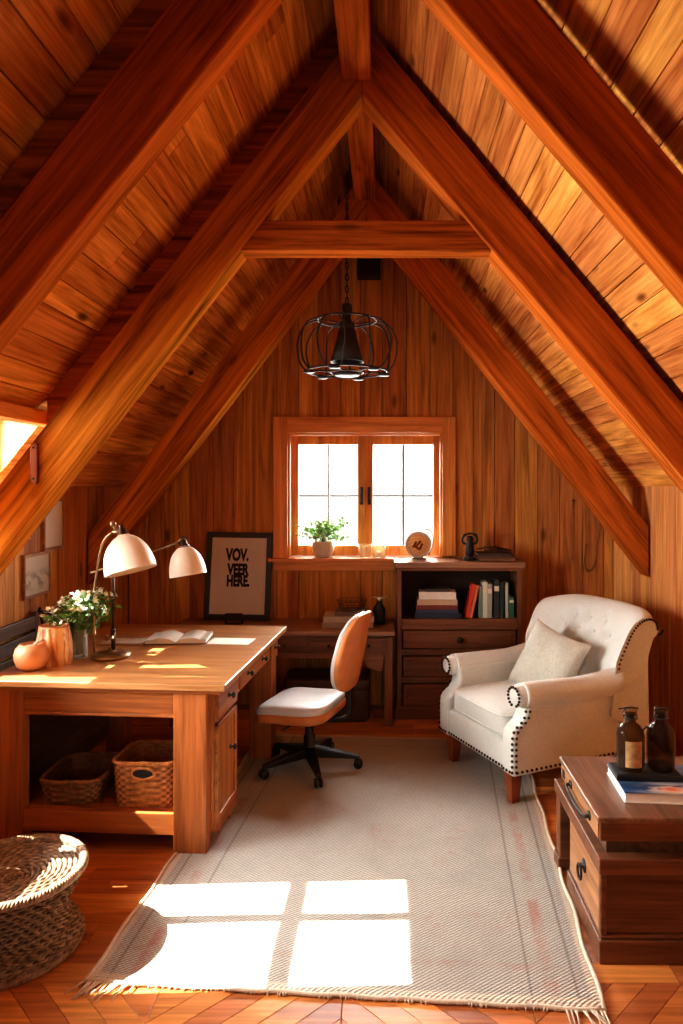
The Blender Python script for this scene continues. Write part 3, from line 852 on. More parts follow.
# ---------------------------------------------------------------- stool (lower left)
o = thing('wicker_stool', 'round dark woven wicker stool with flared waist and coiled top', 'stool', (-1.375, 2.585, 0))
q = MB()
def rs(z):
    t = z/.285
    pr = [(0,.222),(.08,.236),(.2,.222),(.34,.182),(.5,.176),(.66,.196),(.82,.222),(1,.243)]
    for (a, ra), (b, rb) in zip(pr, pr[1:]):
        if t <= b: 
            u = (t-a)/(b-a); u = u*u*(3-2*u); return ra+(rb-ra)*u
    return .243
NR, NS = 15, 34
def st_(u, v):
    z = .285*v; a = 2*PI*u + .12*math.sin(v*NR*PI*2)
    r = rs(z) + .0085*math.cos(NS*2*PI*u + PI*math.floor(v*NR))*abs(math.sin(PI*v*NR))**.5 + .006*abs(math.sin(PI*v*NR))
    return (r*math.cos(a), r*math.sin(a), z)
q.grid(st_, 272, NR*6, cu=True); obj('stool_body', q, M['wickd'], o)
q = MB()
def tp(u, v):
    r = .006 + .235*v; a = 2*PI*u; rings = 13
    z = .272 + .007*abs(math.sin(PI*rings*v)) - .018*math.exp(-(v/.55)**2) + .002*math.sin(a*40*max(.2, round(v*4)/4)+rings*v*3)
    return (r*math.cos(a), r*math.sin(a), z)
q.grid(tp, 200, 104, cu=True); q.lathe([(0,.262),(.007,.262)], 40); obj('coiled_top', q, M['wickd'], o)
q = MB()
for j in range(3):
    pts = []
    for i in range(320):
        a = 2*PI*i/320; b = 2*PI*(i/320*44 + j/3)
        pts.append(((.243+.010*math.cos(b))*math.cos(a), (.243+.010*math.cos(b))*math.sin(a), .283+.010*math.sin(b)))
    q.tube(pts, .0085, 6, True)
obj('braided_rim', q, M['wickd'], o)
q = MB()
for j in range(3):
    pts = []
    for i in range(320):
        a = 2*PI*i/320; b = 2*PI*(i/320*40 + j/3); R = .232
        pts.append(((R+.009*math.cos(b))*math.cos(a), (R+.009*math.cos(b))*math.sin(a), .017+.009*math.sin(b)))
    q.tube(pts, .0078, 6, True)
obj('braided_foot', q, M['wickd'], o)

# ---------------------------------------------------------------- office chair
OC = Vector((-.455, 4.21, .011)); face = math.atan2(.30, -.95)      # direction the seat faces
oc = thing('office_chair', 'tan leather office chair with pale seat on black castor base', 'chair', OC, 0)
q = MB(); q.lathe([(0,.085),(.04,.085),(.042,.12),(.034,.13),(.034,.20),(.026,.205),(.026,.285),(.05,.29),(.05,.305),(0,.305)], 20); obj('column', q, M['black'], oc)
for a in (-72, 0, 72, 144, 216):
    Mx = Rz(math.radians(a-2))
    q = MB(); q.add([(.02,-.034,.075),(.02,.034,.075),(.02,.034,.135),(.02,-.034,.135),(.30,-.016,.06),(.30,.016,.06),(.30,.016,.082),(.30,-.016,.082)], [(0,1,2,3),(4,7,6,5),(0,4,5,1),(1,5,6,2),(2,6,7,3),(3,7,4,0)], M=Mx)
    bl = obj('base_leg', q, M['black'], oc, .006)
    q = MB(); q.tube([(.295,0,.075),(.295,0,.045)], .009, 8, M=Mx)
    for s_ in (-1, 1): q.lathe([(0,-.009),(.022,-.009),(.027,-.004),(.027,.004),(.022,.009),(0,.009)], 18, M=Mx @ T(.295, s_*.014, .03) @ Rx(PI/2))
    obj('castor', q, M['black'], bl)
F = T(0,0,0) @ Rz(face - PI/2)          # local +Y = facing direction
q = MB()
def seatfn(p_, q_):
    q_.z += .018*max(0, -p_.y)**2 - .03*max(0, p_.y)**3; return q_
q.cushion((0,.05,.392), (.45,.45,.075), .38, 40, seatfn, F); obj('seat', q, M['seattop'], oc)
q = MB(); q.cushion((0,.05,.350), (.46,.46,.085), .38, 40, seatfn, F); obj('seat_shell', q, M['leather'], oc)
q = MB(); q.box((0,.02,.318), (.24,.26,.03), F)
q.tube([F @ Vector((-.1,.05,.30)), F @ Vector((-.22,.07,.29))], .007, 8); obj('seat_mechanism', q, M['black'], oc, .004)
q = MB()
br = [Vector((0,-.05,.315)), Vector((0,-.20,.32)), Vector((0,-.262,.36)), Vector((0,-.27,.46)), Vector((0,-.275,.62))]
br = smooth(br, 6)
for i, (a_, b_) in enumerate(zip(br, br[1:])):
    d = (b_-a_).normalized(); nn = Vector((0, -d.z, d.y))
    vs = []
    for pt in (a_, b_+d*.004):
        for sx_ in (-.032, .032):
            for sn in (-.008, .008): vs.append(F @ (pt + Vector((sx_,0,0)) + nn*sn))
    q.add(vs, [(0,1,3,2),(4,6,7,5),(0,4,5,1),(2,3,7,6),(0,2,6,4),(1,5,7,3)])
obj('back_bracket', q, M['black'], oc)
BZ0, BZ1 = .50, .955
def backf(thick, yo, sh=1.0, swell=0):
    def f(p_, q_):
        t = (q_.z+ (BZ1-BZ0)/2)/(BZ1-BZ0)
        lean = -.245 - .085*t + yo
        wv_ = 1 - .18*t - .25*max(0, .35-t)
        x = q_.x*wv_
        return Vector((x, lean + q_.y + .05*(abs(x)/.2)**2 - .03*max(0,t-.75)*2, q_.z + (BZ0+BZ1)/2))
    return f
q = MB(); q.cushion((0,0,0), (.42,.055,BZ1-BZ0), .5, 40, backf(.05, -.02), F); obj('backrest', q, M['leather'], oc)
q = MB(); q.cushion((0,0,0), (.40,.045,BZ1-BZ0-.01), .5, 40, backf(.05, .012), F); obj('back_cushion', q, M['seattop'], oc)

# ---------------------------------------------------------------- bookcase
BX0, BX1, BY0, BY1 = .088, 1.005, 5.13, 5.44
bc = thing('bookcase', 'brown wooden bookcase with one open shelf above three drawers', 'bookcase', (BX0, BY0, 0))
bw, bd = BX1-BX0, BY1-BY0
def B(n, mt, *bxs, par=None, bev=.004):
    q = MB()
    for b in bxs: q.bx(*b)
    return obj(n, q, mt, par or bc, bev)
def bz(py): return 1.7-(py-487)*5.13/700
B('top', M['caseplain'], (-.02, bw+.02, -.02, bd, bz(567.5), 1.15)); B('top_moulding', M['case'], (-.008, bw+.008, -.008, bd, bz(571), bz(567.5)))
B('side_panel', M['casez'], (0, .035, 0, bd, 0, bz(571))); B('side_panel', M['casez'], (bw-.035, bw, 0, bd, 0, bz(571)))
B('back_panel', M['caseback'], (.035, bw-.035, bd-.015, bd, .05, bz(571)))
B('shelf', M['case'], (.035, bw-.035, .004, bd-.015, bz(625), bz(619)))
zr = [bz(629.8), bz(649), bz(655.7), bz(677), bz(683.6), bz(706.6)]
B('face_frame', M['case'], (.035, bw-.035, .006, .03, zr[0], bz(625)), (.035, bw-.035, .006, .03, zr[2], zr[1]), (.035, bw-.035, .006, .03, zr[4], zr[3]), (.035, bw-.035, .006, .03, .07, zr[5]))
B('plinth', M['case'], (-.015, bw+.015, -.015, bd, 0, .075), (-.008, bw+.008, -.008, bd, .075, .095))
for i in range(3):
    d = B('drawer', M['case'], (.045, bw-.045, -.002, .25, zr[2*i+1]+.006, zr[2*i]-.006))
    B('raised_panel', M['case'], (.075, bw-.075, -.008, 0, zr[2*i+1]+.03, zr[2*i]-.03), par=d)
    q = MB(); q.lathe([(0,0),(.011,0),(.007,.008),(.008,.014),(.022,.02),(.024,.026),(.014,.034),(0,.036)], 18, M=T(bw/2, -.006, (zr[2*i]+zr[2*i+1])/2) @ Rx(PI/2)); obj('knob', q, M['bronze'], d)
SZ = bz(619)
# flat stack
z = SZ + .001
STK = [(415,461,5.0,(30,44,70),'thick dark navy book at the bottom of the flat stack in the bookcase'),
       (416,458,3.5,(56,62,86),'thin slate blue book lying on the navy book in the bookcase'),
       (416,457,4.0,(120,52,44),'thin dull red book in the middle of the flat stack in the bookcase'),
       (417,457,5.5,(188,164,136),'tan book lying beneath the thick white book in the bookcase'),
       (419,456,7.5,(226,222,210),'thick white book near the top of the flat stack in the bookcase'),
       (425,450,3.0,(58,52,50),'small dark book topmost on the flat stack in the bookcase')]
for a, b, h, c, lab in STK:
    h = h*5.2/700; wd = (b-a)*5.2/700; cx = ((a+b)/2-385)*5.2/700
    o = thing('book', lab, 'book', (cx, 5.24, z), random.uniform(-.04, .04), 'books lying flat in the bookcase')
    q = MB(); q.bx(-wd/2, wd/2, -.08, .08, 0, .003).bx(-wd/2, wd/2, -.08, .08, h-.003, h).bx(-wd/2, wd/2, -.083, -.079, 0, h); obj('cover', q, col(*c), o, .001)
    q = MB(); q.bx(-wd/2+.004, wd/2-.004, -.078, .076, .003, h-.003); obj('pages', q, M['pages'], o)
    z += h + .0008
# standing books: bottom x, top x, thick, height px, colour
STD = [(467.0, 474.5, 3.6, 34, (196,58,40),'red book leaning at the left end of the upright row'),
       (470.8, 478.2, 2.8, 33, (206,118,74),'orange book leaning against the red book'),
       (480.2, 480.8, 3.2, 32, (110,124,112),'grey green book standing right of the leaning orange book'),
       (484.9, 485.2, 4.8, 36, (196,204,184),'thick pale green book standing in the upright row'),
       (489.6, 490.0, 4.4, 34, (150,156,146),'grey book standing right of the thick pale green book'),
       (496.5, 496.6, 5.2, 37, (48,50,54),'tall charcoal book standing in the upright row'),
       (501.9, 502.0, 3.2, 36, (40,58,50),'dark green tall book beside the charcoal book'),
       (506.8, 506.6, 3.0, 35, (172,176,166),'thin pale grey book near the right end of the upright row'),
       (511.6, 511.6, 4.6, 21, (52,104,72),'short green book at the right end of the upright row')]
for xb, xt, th, h, c, lab in STD:
    kk = 5.17/700; th *= kk; h *= kk; x = (xb-385)*kk; an = math.atan2((xt-xb)*kk, h)
    o = thing('book', lab, 'book', (x, 5.17, SZ+.001+abs(math.sin(an))*th*.5), 0, 'books standing in the bookcase', rot=(0, an, 0))
    q = MB(); q.bx(-th/2, -th/2+.003, 0, .15, 0, h).bx(th/2-.003, th/2, 0, .15, 0, h).bx(-th/2, th/2, -.003, .001, 0, h); obj('cover', q, col(*c), o, .001)
    q = MB(); q.bx(-th/2+.003, th/2-.003, .001, .146, .004, h-.004); obj('pages', q, M['pages'], o)
    if abs(an) < .05 and th > .024:
        q = MB(); q.bx(-th/2+.002, th/2-.002, -.0042, -.003, h*.72, h*.86); obj('spine_label', q, col(214,206,180), o)

# on the bookcase: wooden disc, small figure, ringed tray, stacked tray with twigs
o = thing('wooden_disc', 'round pale wooden disc with wire handle standing before the window', 'ornament', (.255, 5.36, 1.151))
q = MB(); Mx = T(0,0,.108) @ Rx(PI/2); q.lathe([(0,-.014),(.098,-.014),(.102,-.008),(.102,.010),(.098,.014),(.084,.014),(.080,.009),(0,.009)], 44, M=Mx); obj('disc', q, M['potw'], o)
q = MB(); q.lathe([(0,.0095),(.079,.0095),(.079,.0115),(0,.0115)], 44, M=Mx); obj('carved_face', q, M['slice'], o)
q = MB()
for i, (x, z, l, a) in enumerate(((-.028,.11,.05,.5), (0,.115,.06,.7), (.02,.095,.05,.4), (-.01,.085,.05,-.9))):
    q.tube([(x-l/2*math.sin(a), -.014, z-l/2*math.cos(a)), (x+l/2*math.sin(a), -.016, z+l/2*math.cos(a))], .008, 8)
obj('carving', q, M['legw'], o)
q = MB(); q.bx(-.05, .06, -.035, .04, 0, .010); obj('stand', q, M['brass'], o, .003)
q = MB(); q.tube(smooth([Vector((.075,.01,.02)), Vector((.105,.01,.08)), Vector((.112,.01,.16)), Vector((.10,.01,.205)), Vector((.07,.01,.225)), Vector((.05,.01,.218))]), .005, 8); obj('wire_handle', q, M['brass'], o)
o = thing('figurine', 'small dark figurine with raised arms standing on the bookcase', 'figurine', (.635, 5.25, 1.151))
q = MB(); q.lathe([(0,0),(.05,0),(.052,.012),(.042,.02),(.03,.03),(0,.032)], 22); obj('base', q, M['iron'], o)
q = MB(); q.lathe([(0,.03),(.028,.03),(.034,.07),(.03,.11),(.022,.135),(.026,.15),(.03,.165),(.018,.18),(0,.184)], 20)
q.tube(smooth([Vector((-.028,0,.12)), Vector((-.055,0,.14)), Vector((-.05,0,.175)), Vector((-.03,0,.19))]), .009, 8)
q.tube(smooth([Vector((.028,0,.12)), Vector((.055,0,.14)), Vector((.052,0,.178)), Vector((.03,0,.19))]), .009, 8)
q.tube(smooth([Vector((-.05,0,.185)), Vector((0,-.004,.20)), Vector((.055,0,.19))]), .008, 8); obj('figure', q, M['iron'], o)
z = 1.151
for i, (w_, h_, c_, lab) in enumerate(((.27,.020,(122,84,56),'brown flat book at the bottom of the pile on the bookcase'), (.29,.016,(86,60,46),'dark brown flat book in the middle of the pile on the bookcase'), (.25,.02,(60,44,38),'darkest flat book on top of the pile on the bookcase'))):
    o = thing('flat_book', lab, 'book', (.83-.01*i, 5.27, z), random.uniform(-.05,.05), 'pile on the bookcase')
    q = MB(); q.bx(-w_/2, w_/2, -.09, .09, 0, .004).bx(-w_/2, w_/2, -.09, .09, h_-.004, h_).bx(-w_/2, w_/2, -.092, -.088, 0, h_); obj('cover', q, col(*c_), o, .001)
    q = MB(); q.bx(-w_/2+.004, w_/2-.004, -.087, .086, .004, h_-.004); obj('pages', q, M['pages'], o)
    z += h_+.001
o = thing('twig_bundle', 'bundle of dry dark twigs lying on the pile of books', 'twigs', (.83, 5.25, z))
q = MB()
for i in range(16):
    x, y = random.uniform(-.10,.10), random.uniform(-.04,.04); a = random.uniform(-.4,.4); l = random.uniform(.06,.14)
    q.tube([(x-l/2, y, .005+random.random()*.02), (x, y+random.uniform(-.02,.02), .015+random.random()*.03), (x+l/2, y+.02*a, .006+random.random()*.035)], .003, 5)
obj('twigs', q, M['bronze'], o)

# ---------------------------------------------------------------- writing table by the back wall
TZ = .68
tb = thing('writing_table', 'long brown wooden writing table with scalloped apron under the window', 'table', (-1.55, 4.93, 0))
tw, td = 1.62, .50
q = MB(); q.bx(0, tw, 0, td, TZ-.032, TZ); obj('tabletop', q, M['caseplain'], tb, .006)
q = MB(); q.bx(.03, tw-.02, .03, .055, TZ-.045, TZ-.032).bx(.03, tw-.02, .04, .05, TZ-.165, TZ-.045); obj('apron', q, M['case'], tb, .002)
q = MB()
sc_ = [(.09, TZ-.165)] + [(.09+.10*math.sin(t*PI/2/6), TZ-.26+.075*(1-math.cos(t*PI/2/6))) for t in range(7)] + [(.24, TZ-.185), (.27, TZ-.195), (tw-.32, TZ-.195), (tw-.27, TZ-.205), (tw-.24, TZ-.19)] + [(tw-.22+.13*(1-math.cos(t*PI/2/6)), TZ-.19-.10*math.sin(t*PI/2/6)) for t in range(7)] + [(tw-.08, TZ-.165)]
q.prism(sc_, .042, .056, 'y'); obj('scalloped_rail', q, M['case'], tb)
xs = [.62, .70, 1.0, 1.03, 1.31, 1.335, 1.565]
for a, b in ((.10, .36), (.39, .66), (.70, .985), (1.015, 1.29), (1.315, 1.555)):
    q = MB(); q.bx(a, b, .028, .05, TZ-.155, TZ-.052); d = obj('drawer', q, M['case'], tb, .004)
    q = MB(); q.bx(a+.02, b-.02, .022, .03, TZ-.137, TZ-.07); obj('raised_panel', q, M['case'], d, .003)
    q = MB(); q.sphere(((a+b)/2, .012, TZ-.103), .013, 12); obj('knob', q, M['bronze'], d)
for x in (.02, tw-.075):
    for y in (.03, td-.09):
        q = MB(); q.bx(x, x+.06, y, y+.06, 0, TZ-.032); obj('leg', q, M['casez'], tb, .004)
q = MB(); q.bx(.08, tw-.075, td-.04, td-.02, TZ-.2, TZ-.032); obj('back_rail', q, M['case'], tb)
# trunk under the table
o = thing('trunk', 'dark brown leather trunk on the floor under the writing table', 'trunk', (-.42, 5.20, 0))
q = MB(); q.cushion((0,0,.125), (.62,.34,.25), .16, 40); obj('trunk_body', q, plain('dark leather', rgb(66,44,34), .5, 0, .2, 20, .1), o)
q = MB(); q.cushion((0,0,.275), (.63,.35,.085), .2, 40); obj('lid', q, plain('trunk lid leather', rgb(76,52,40), .45, 0, .2, 20, .1), o)
q = MB(); q.box((-.16,-.172,.25), (.03,.01,.05)).box((.16,-.172,.25), (.03,.01,.05)); obj('clasp', q, M['bronze'], o)

# poster leaning on the wall
pb = Vector((-.0,0,0)); a0 = P(205, 617, 5.33); a1 = P(269, 617, 5.33)
pw, ph = a1.x-a0.x+.02, .67
po_ = thing('framed_poster', 'black framed lettered print leaning on the wall beside the window', 'picture', ((a0.x+a1.x)/2-.01, 5.345, TZ+.004), 0, rot=(math.radians(-7), math.radians(1.0), 0))
f = .042
q = MB(); q.bx(-pw/2, pw/2, 0, .022, 0, f).bx(-pw/2, pw/2, 0, .022, ph-f, ph).bx(-pw/2, -pw/2+f, 0, .022, f, ph-f).bx(pw/2-f, pw/2, 0, .022, f, ph-f); obj('frame', q, M['frameblk'], po_, .003)
q = MB(); q.bx(-pw/2+f, pw/2-f, .010, .018, f, ph-f); obj('print', q, M['mat'], po_)
def text(body, size, loc, par, mat, sx=1.0, bold=.0, name='lettering', sh=0):
    cu = bpy.data.curves.new(name, 'FONT'); cu.body = body; cu.size = size; cu.align_x = 'CENTER'; cu.offset = bold; cu.extrude = .0008; cu.shear = sh
    t = bpy.data.objects.new('tmp', cu); COL.objects.link(t)
    dg = bpy.context.evaluated_depsgraph_get(); dg.update()
    me = bpy.data.meshes.new_from_object(t.evaluated_get(dg))
    bpy.data.objects.remove(t); bpy.data.curves.remove(cu)
    me.transform(T(*loc) @ Rx(PI/2) @ Matrix.Diagonal((sx, 1, 1, 1)))
    me.materials.append(mat); me.name = name
    o_ = bpy.data.objects.new(name, me); COL.objects.link(o_); o_.parent = par; return o_
px_ = pw/65
text('VOV.', .125, (-.012, .009, .455), po_, M['ink'], .62, .006)
text('VEER', .115, (-.004, .009, .345), po_, M['ink'], .62, .006)
text('HERE.', .115, (.0, .009, .258), po_, M['ink'], .60, .006)
o = thing('frame_stand', 'small black wire frame standing in front of the lettered print', 'frame', (P(234,614,5.22).x, 5.22, TZ+.001))
q = MB(); q.bx(-.065, -.053, -.006, .006, 0, .075).bx(.053, .065, -.006, .006, 0, .075).bx(-.065, .065, -.006, .006, .063, .077); obj('wire_frame', q, M['iron'], o, .002)
q = MB(); q.bx(-.063, .063, -.03, .03, 0, .004); obj('foot', q, M['iron'], o)

# books on the table
z = TZ + .001
for i, (a, b, h, c, lab) in enumerate(((323, 373, 5.5, (150,130,112), 'large taupe book at the bottom of the stack on the writing table'), (324, 374, 5.5, (172,154,136), 'pale taupe book second from bottom of the stack on the writing table'), (336, 368, 4.0, (96,78,66), 'small brown book on top of the stack on the writing table'))):
    kk = 5.15/700; wd = (b-a)*kk; h *= kk
    o = thing('large_book', lab, 'book', (((a+b)/2-385)*kk, 5.17, z), random.uniform(-.03,.03), 'books on the writing table')
    q = MB(); q.bx(-wd/2, wd/2, -.11, .11, 0, .004).bx(-wd/2, wd/2, -.11, .11, h-.004, h).bx(-wd/2, wd/2, -.113, -.108, 0, h); obj('cover', q, col(*c), o, .001)
    q = MB(); q.bx(-wd/2+.004, wd/2-.004, -.107, .106, .004, h-.004); obj('pages', q, M['pages'], o)
    z += h+.001
o = thing('wire_basket', 'small dark wire basket on top of the book stack', 'basket', ((352-385)*5.15/700, 5.17, z))
q = MB()
for r, zz in ((.085, .004), (.10, .04), (.11, .075)): q.tube([(r*math.cos(t*PI/16), r*.7*math.sin(t*PI/16), zz) for t in range(32)], .002, 5, True)
for t in range(16):
    a = t*PI/8; q.tube([(.085*math.cos(a), .06*math.sin(a), .004), (.10*math.cos(a+.2), .07*math.sin(a+.2), .04), (.11*math.cos(a), .077*math.sin(a), .075)], .0016, 5)
obj('wire_mesh', q, M['bronze'], o)
o = thing('small_vase', 'small dark bottle vase holding a white bloom beside the books', 'vase', (P(375,0,5.12).x+.03, 5.24, TZ+.001))
q = MB(); q.lathe([(0,0),(.04,0),(.045,.02),(.045,.11),(.03,.135),(.018,.15),(.018,.165),(.014,.165),(.0,.15)], 20); obj('vase_body', q, M['iron'], o)
q = MB(); q.lathe([(0,.165),(.01,.168),(.02,.185),(.03,.195),(.018,.188),(0,.18)], 16); q.tube([(0,0,.17),(.03,0,.19),(.06,0,.2)], .003, 5); q.tube([(0,0,.17),(-.03,0,.195),(-.05,0,.195)], .003, 5); obj('bloom', q, M['bloom'], o)

# ---------------------------------------------------------------- window sill things
o = thing('potted_plant', 'leafy green plant in a white clay pot on the window sill', 'plant', (P(323,557,5.47).x, 5.47, 1.151))
q = MB(); q.lathe([(0,0),(.055,0),(.068,.01),(.084,.05),(.087,.085),(.082,.12),(.078,.128),(.073,.124),(.076,.09),(0,.09)], 32); obj('pot', q, M['potw'], o)
q = MB(); q.lathe([(0,.112),(.05,.114),(.076,.108)], 24); obj('soil', q, M['soil'], o)
q = MB(); lf = MB()
for i in range(44):
    a = random.uniform(0, 6.28); r = random.uniform(.03, .19); ex = r*math.cos(a); ey = r*math.sin(a)*.38 - .015; ez = .13 + random.uniform(.02, .16) - .15*max(0, r-.13)
    if i == 0: ex, ey, ez = .175, -.02, .32
    if i == 1: ex, ey, ez = .12, -.02, .25
    if i == 2: ex, ey, ez = -.215, -.02, .26
    q.tube([(0,0,.11), (ex*.35, ey*.35, .11+(ez-.11)*.7), (ex, ey, ez)], .0015, 4)
    for t in (.55, .7, .85, 1):
        c = Vector((ex*t, ey*t, .11+(ez-.11)*(t**.7))); leafset(lf, c, 4, .02, .032)
obj('stems', q, M['stem'], o); obj('foliage', lf, M['leaf_backlit'], o)
for px, rr, hh, lab in ((365, .058, .105, 'tapered amber glass tumbler on the window sill'), (379, .05, .10, 'straight glass votive beside the tapered tumbler on the sill')):
    o = thing('glass_tumbler', lab, 'glass', (P(px,557,5.46).x, 5.46, 1.151), 0, 'glasses on the window sill')
    t0 = .62 if px == 365 else .95
    q = MB(); q.lathe([(0,0),(rr*t0,0),(rr*(t0+1)/2,hh*.5),(rr,hh),(rr-.004,hh),(rr*(t0+1)/2-.004,hh*.5),(rr*t0-.004,.008),(0,.008)], 26); obj('glass_body', q, M['cup'], o)
    if px == 379:
        q = MB(); q.lathe([(0,.009),(.03,.009),(.03,.05),(0,.052)], 18); q.tube([(0,0,.05),(.002,0,.062)], .0012, 5); obj('candle', q, M['potw'], o)

# ---------------------------------------------------------------- armchair
AO = Vector((.862, 4.186, .011)); AR = math.radians(-65)
ac = thing('armchair', 'cream linen wing armchair with rolled arms and nail trim', 'armchair', AO, AR)
q = MB()
for s_ in (-1, 1): pass
for (x, y, nm) in ((-.31,-.335,'f'), (.31,-.335,'f'), (-.28,.38,'r'), (.28,.38,'r')):
    q = MB(); t_, b_ = .037, .024; dy = .03 if nm == 'r' else 0
    q.add([(x-t_,y-t_,.185),(x+t_,y-t_,.185),(x+t_,y+t_,.185),(x-t_,y+t_,.185),(x-b_,y-b_+dy,0),(x+b_,y-b_+dy,0),(x+b_,y+b_+dy,0),(x-b_,y+b_+dy,0)], [(0,1,2,3),(4,7,6,5),(0,4,5,1),(1,5,6,2),(2,6,7,3),(3,7,4,0)])
    obj('leg', q, M['legw'], ac, .004)
q = MB(); q.bx(-.30, .30, -.385, .44, .165, .33); obj('seat_frame', q, M['cream'], ac, .02, seg=4)
for s_ in (-1, 1):
    poly = [(-.395,.165),(-.395,.36),(-.388,.395),(-.365,.42),(-.335,.44),(-.312,.47),(-.305,.51),(-.31,.56),(-.30,.585),(.22,.58),(.36,.62),(.46,.66),(.47,.5),(.44,.165)]
    q = MB(); q.prism(poly, s_*.285, s_*.395, 'x')
    obj('side_panel', q, M['cream'], ac, .018, seg=4)
    q = MB(); pts = smooth([Vector((s_*.358,-.318,.578)), Vector((s_*.36,-.15,.572)), Vector((s_*.365,.06,.566)), Vector((s_*.374,.22,.578)), Vector((s_*.385,.34,.60)), Vector((s_*.385,.44,.62))], 6)
    rr = [(.066+.006*min(1, i/8))*(1 if i < len(pts)-8 else .55+.45*(len(pts)-1-i)/7) for i in range(len(pts))]
    q.tube(pts, rr, 22)
    c0 = pts[0]; q.sphere((c0.x, c0.y+.002, c0.z), .062, 20)
    obj('arm_roll', q, M['cream'], ac)
    q = MB()                                  # scroll piping and nails down the front edge
    def nail(v, nrm): q.sphere(v, .0082, 8)
    cx = s_*.36
    for i in range(15):
        a = math.radians(-60 + i*22)
        nail((cx + .05*math.cos(a)*s_, -.383+.015, .578+.05*math.sin(a)), None)
    obj('nail_stud', q, M['stud'], ac); q = MB()
    fr_ = [(-.397,.19),(-.397,.22),(-.397,.25),(-.397,.28),(-.397,.31),(-.397,.34),(-.395,.37),(-.386,.40),(-.366,.424),(-.338,.444),(-.318,.468),(-.309,.50),(-.31,.53)]
    for (y, z) in fr_:
        nail((s_*.387, y, z), None); nail((s_*.397, y+.02, z), None)
    for i in range(25): nail((s_*.397, -.37+i*.031, .188), None)
    obj('nail_stud', q, M['stud'], ac)
q = MB()
for i in range(27): q.sphere((-.365+i*.0281, -.397 if abs(-.365+i*.0281) > .29 else -.387, .188), .0082, 8)
obj('nail_stud', q, M['stud'], ac)
q = MB(); q.cushion((0,-.05,.395), (.56,.67,.155), .22, 44, lambda p_, q_: q_ + Vector((0,0,.018*(1-p_.x**2)*(1-p_.y**2) if p_.z > 0 else 0)))
cu_ = obj('seat_cushion', q, M['cream'], ac)
q = MB()
for z in (.352, .444):
    pts = []
    for i in range(72):
        a = 2*PI*i/72; e = .22; cx = math.copysign(abs(math.cos(a))**e, math.cos(a)); cy = math.copysign(abs(math.sin(a))**e, math.sin(a))
        pts.append((cx*.278, -.05+cy*.333, z))
    q.tube(pts, .006, 6, True)
obj('piping', q, M['cream'], cu_)
# tufted back
prof = [(.175,.40),(.19,.46),(.205,.53),(.222,.61),(.243,.70),(.265,.78),(.288,.85),(.312,.91),(.345,.955),(.39,.982),(.44,.985),(.48,.965),(.502,.93),(.50,.895),(.475,.875),(.445,.86),(.43,.80),(.42,.70),(.415,.55),(.41,.40),(.40,.165),(.30,.165),(.24,.30)]
prof_s = []
for i in range(len(prof)):
    p0, p1, p2, p3 = (Vector(prof[(i+j) % len(prof)]) for j in (-1,0,1,2))
    for j in range(3):
        t = j/3; prof_s.append(.5*((2*p1)+(p2-p0)*t+(2*p0-5*p1+4*p2-p3)*t*t+(3*p1-p0-3*p2+p3)*t**3))
tufts = [(x, z) for z, xs_ in ((.60,(-.2,-.067,.067,.2)), (.70,(-.14,0,.14)), (.80,(-.2,-.067,.067,.2)), (.88,(-.13,0,.13))) for x in xs_]
NP = len(prof_s); NU = 56
def bk_(u, v):
    i = int(round(v*NP)) % NP; p_ = prof_s[i]; t = u*2-1; x = t*.405 + .012
    y, z = p_.x, p_.y; hz = max(0, z-.45)/.53
    fr_w = max(0, 1-(y-.17)/.30) if i < NP*.5 else 0
    wing = (max(0, abs(t)-.62)/.38)**1.6
    y += .085 + .07*hz + (.04 if i > NP*.55 else 0)
    y -= wing*.10*min(1, max(0, z-.42)*3.2)*(1 if i < NP*.62 else .75)
    z -= (abs(t)**3)*.045*hz
    x *= 1 + .07*hz - .06*max(0, .5-z)
    if .02 < i/NP < .42:
        for (tx, tz) in tufts:
            d2 = (x-tx)**2+(z-tz)**2; y += .034*math.exp(-d2/.0015) 
        y -= .012*math.cos(x/.067*PI/2*1)*0
    return (x, y, z)
q = MB(); q.grid(bk_, NU, NP, cv=True)
for u in (0, 1):
    ring = [bk_(u, j/NP) for j in range(NP)]
    c = Vector((0,0,0))
    for r_ in ring: c += Vector(r_)
    q.add(ring, [list(range(NP))])
obj('backrest', q, M['cream'], ac, weld=True)
q = MB()
for (tx, tz) in tufts:
    best = min(range(int(NP*.42)), key=lambda i: abs(prof_s[i].y-tz)); v = bk_((tx/.42+1)/2, best/NP)
    q.sphere((v[0], v[1]-.001, v[2]), .010, 8)
obj('buttons', q, M['cream'], ac)
for s_ in (-1, 1):
    q = MB()
    for i in range(3, int(NP*.62), 1):
        v = Vector(bk_(1 if s_ > 0 else 0, i/NP))
        if v.z > .66: q.sphere((v.x+s_*.001, v.y+.022, v.z-.008), .0075, 8)
    obj('nail_stud', q, M['stud'], ac)
# throw pillow
Mx = T(.02, .125, .625) @ Rz(math.radians(16)) @ Rx(math.radians(-24)) @ Ry(math.radians(14))
pil = thing('throw_pillow', 'square oatmeal throw pillow leaning in the cream armchair', 'pillow', (0,0,0))
MW = Matrix.LocRotScale(AO, Euler((0,0,AR)), None) @ Mx
pil.matrix_world = MW
q = MB(); S = .215
def pl_(sgn):
    def f(u, v):
        x, z = u*2-1, v*2-1
        pin = 1 - .12*(1-abs(x)**2)*abs(z)**3*1 - 0
        X_ = x*S*(1-.10*(1-z*z)*abs(x)**2) ; Z_ = z*S*(1-.10*(1-x*x)*abs(z)**2)
        y = sgn*.078*((1-x**4)*(1-z**4))**.55 + .004*math.sin(7*x+3*z)*(1-x*x)*(1-z*z)
        return (X_, y, Z_)
    return f
q.grid(pl_(-1), 30, 30); q.grid(pl_(1), 30, 30); obj('pillow_cover', q, M['pillow'], pil)

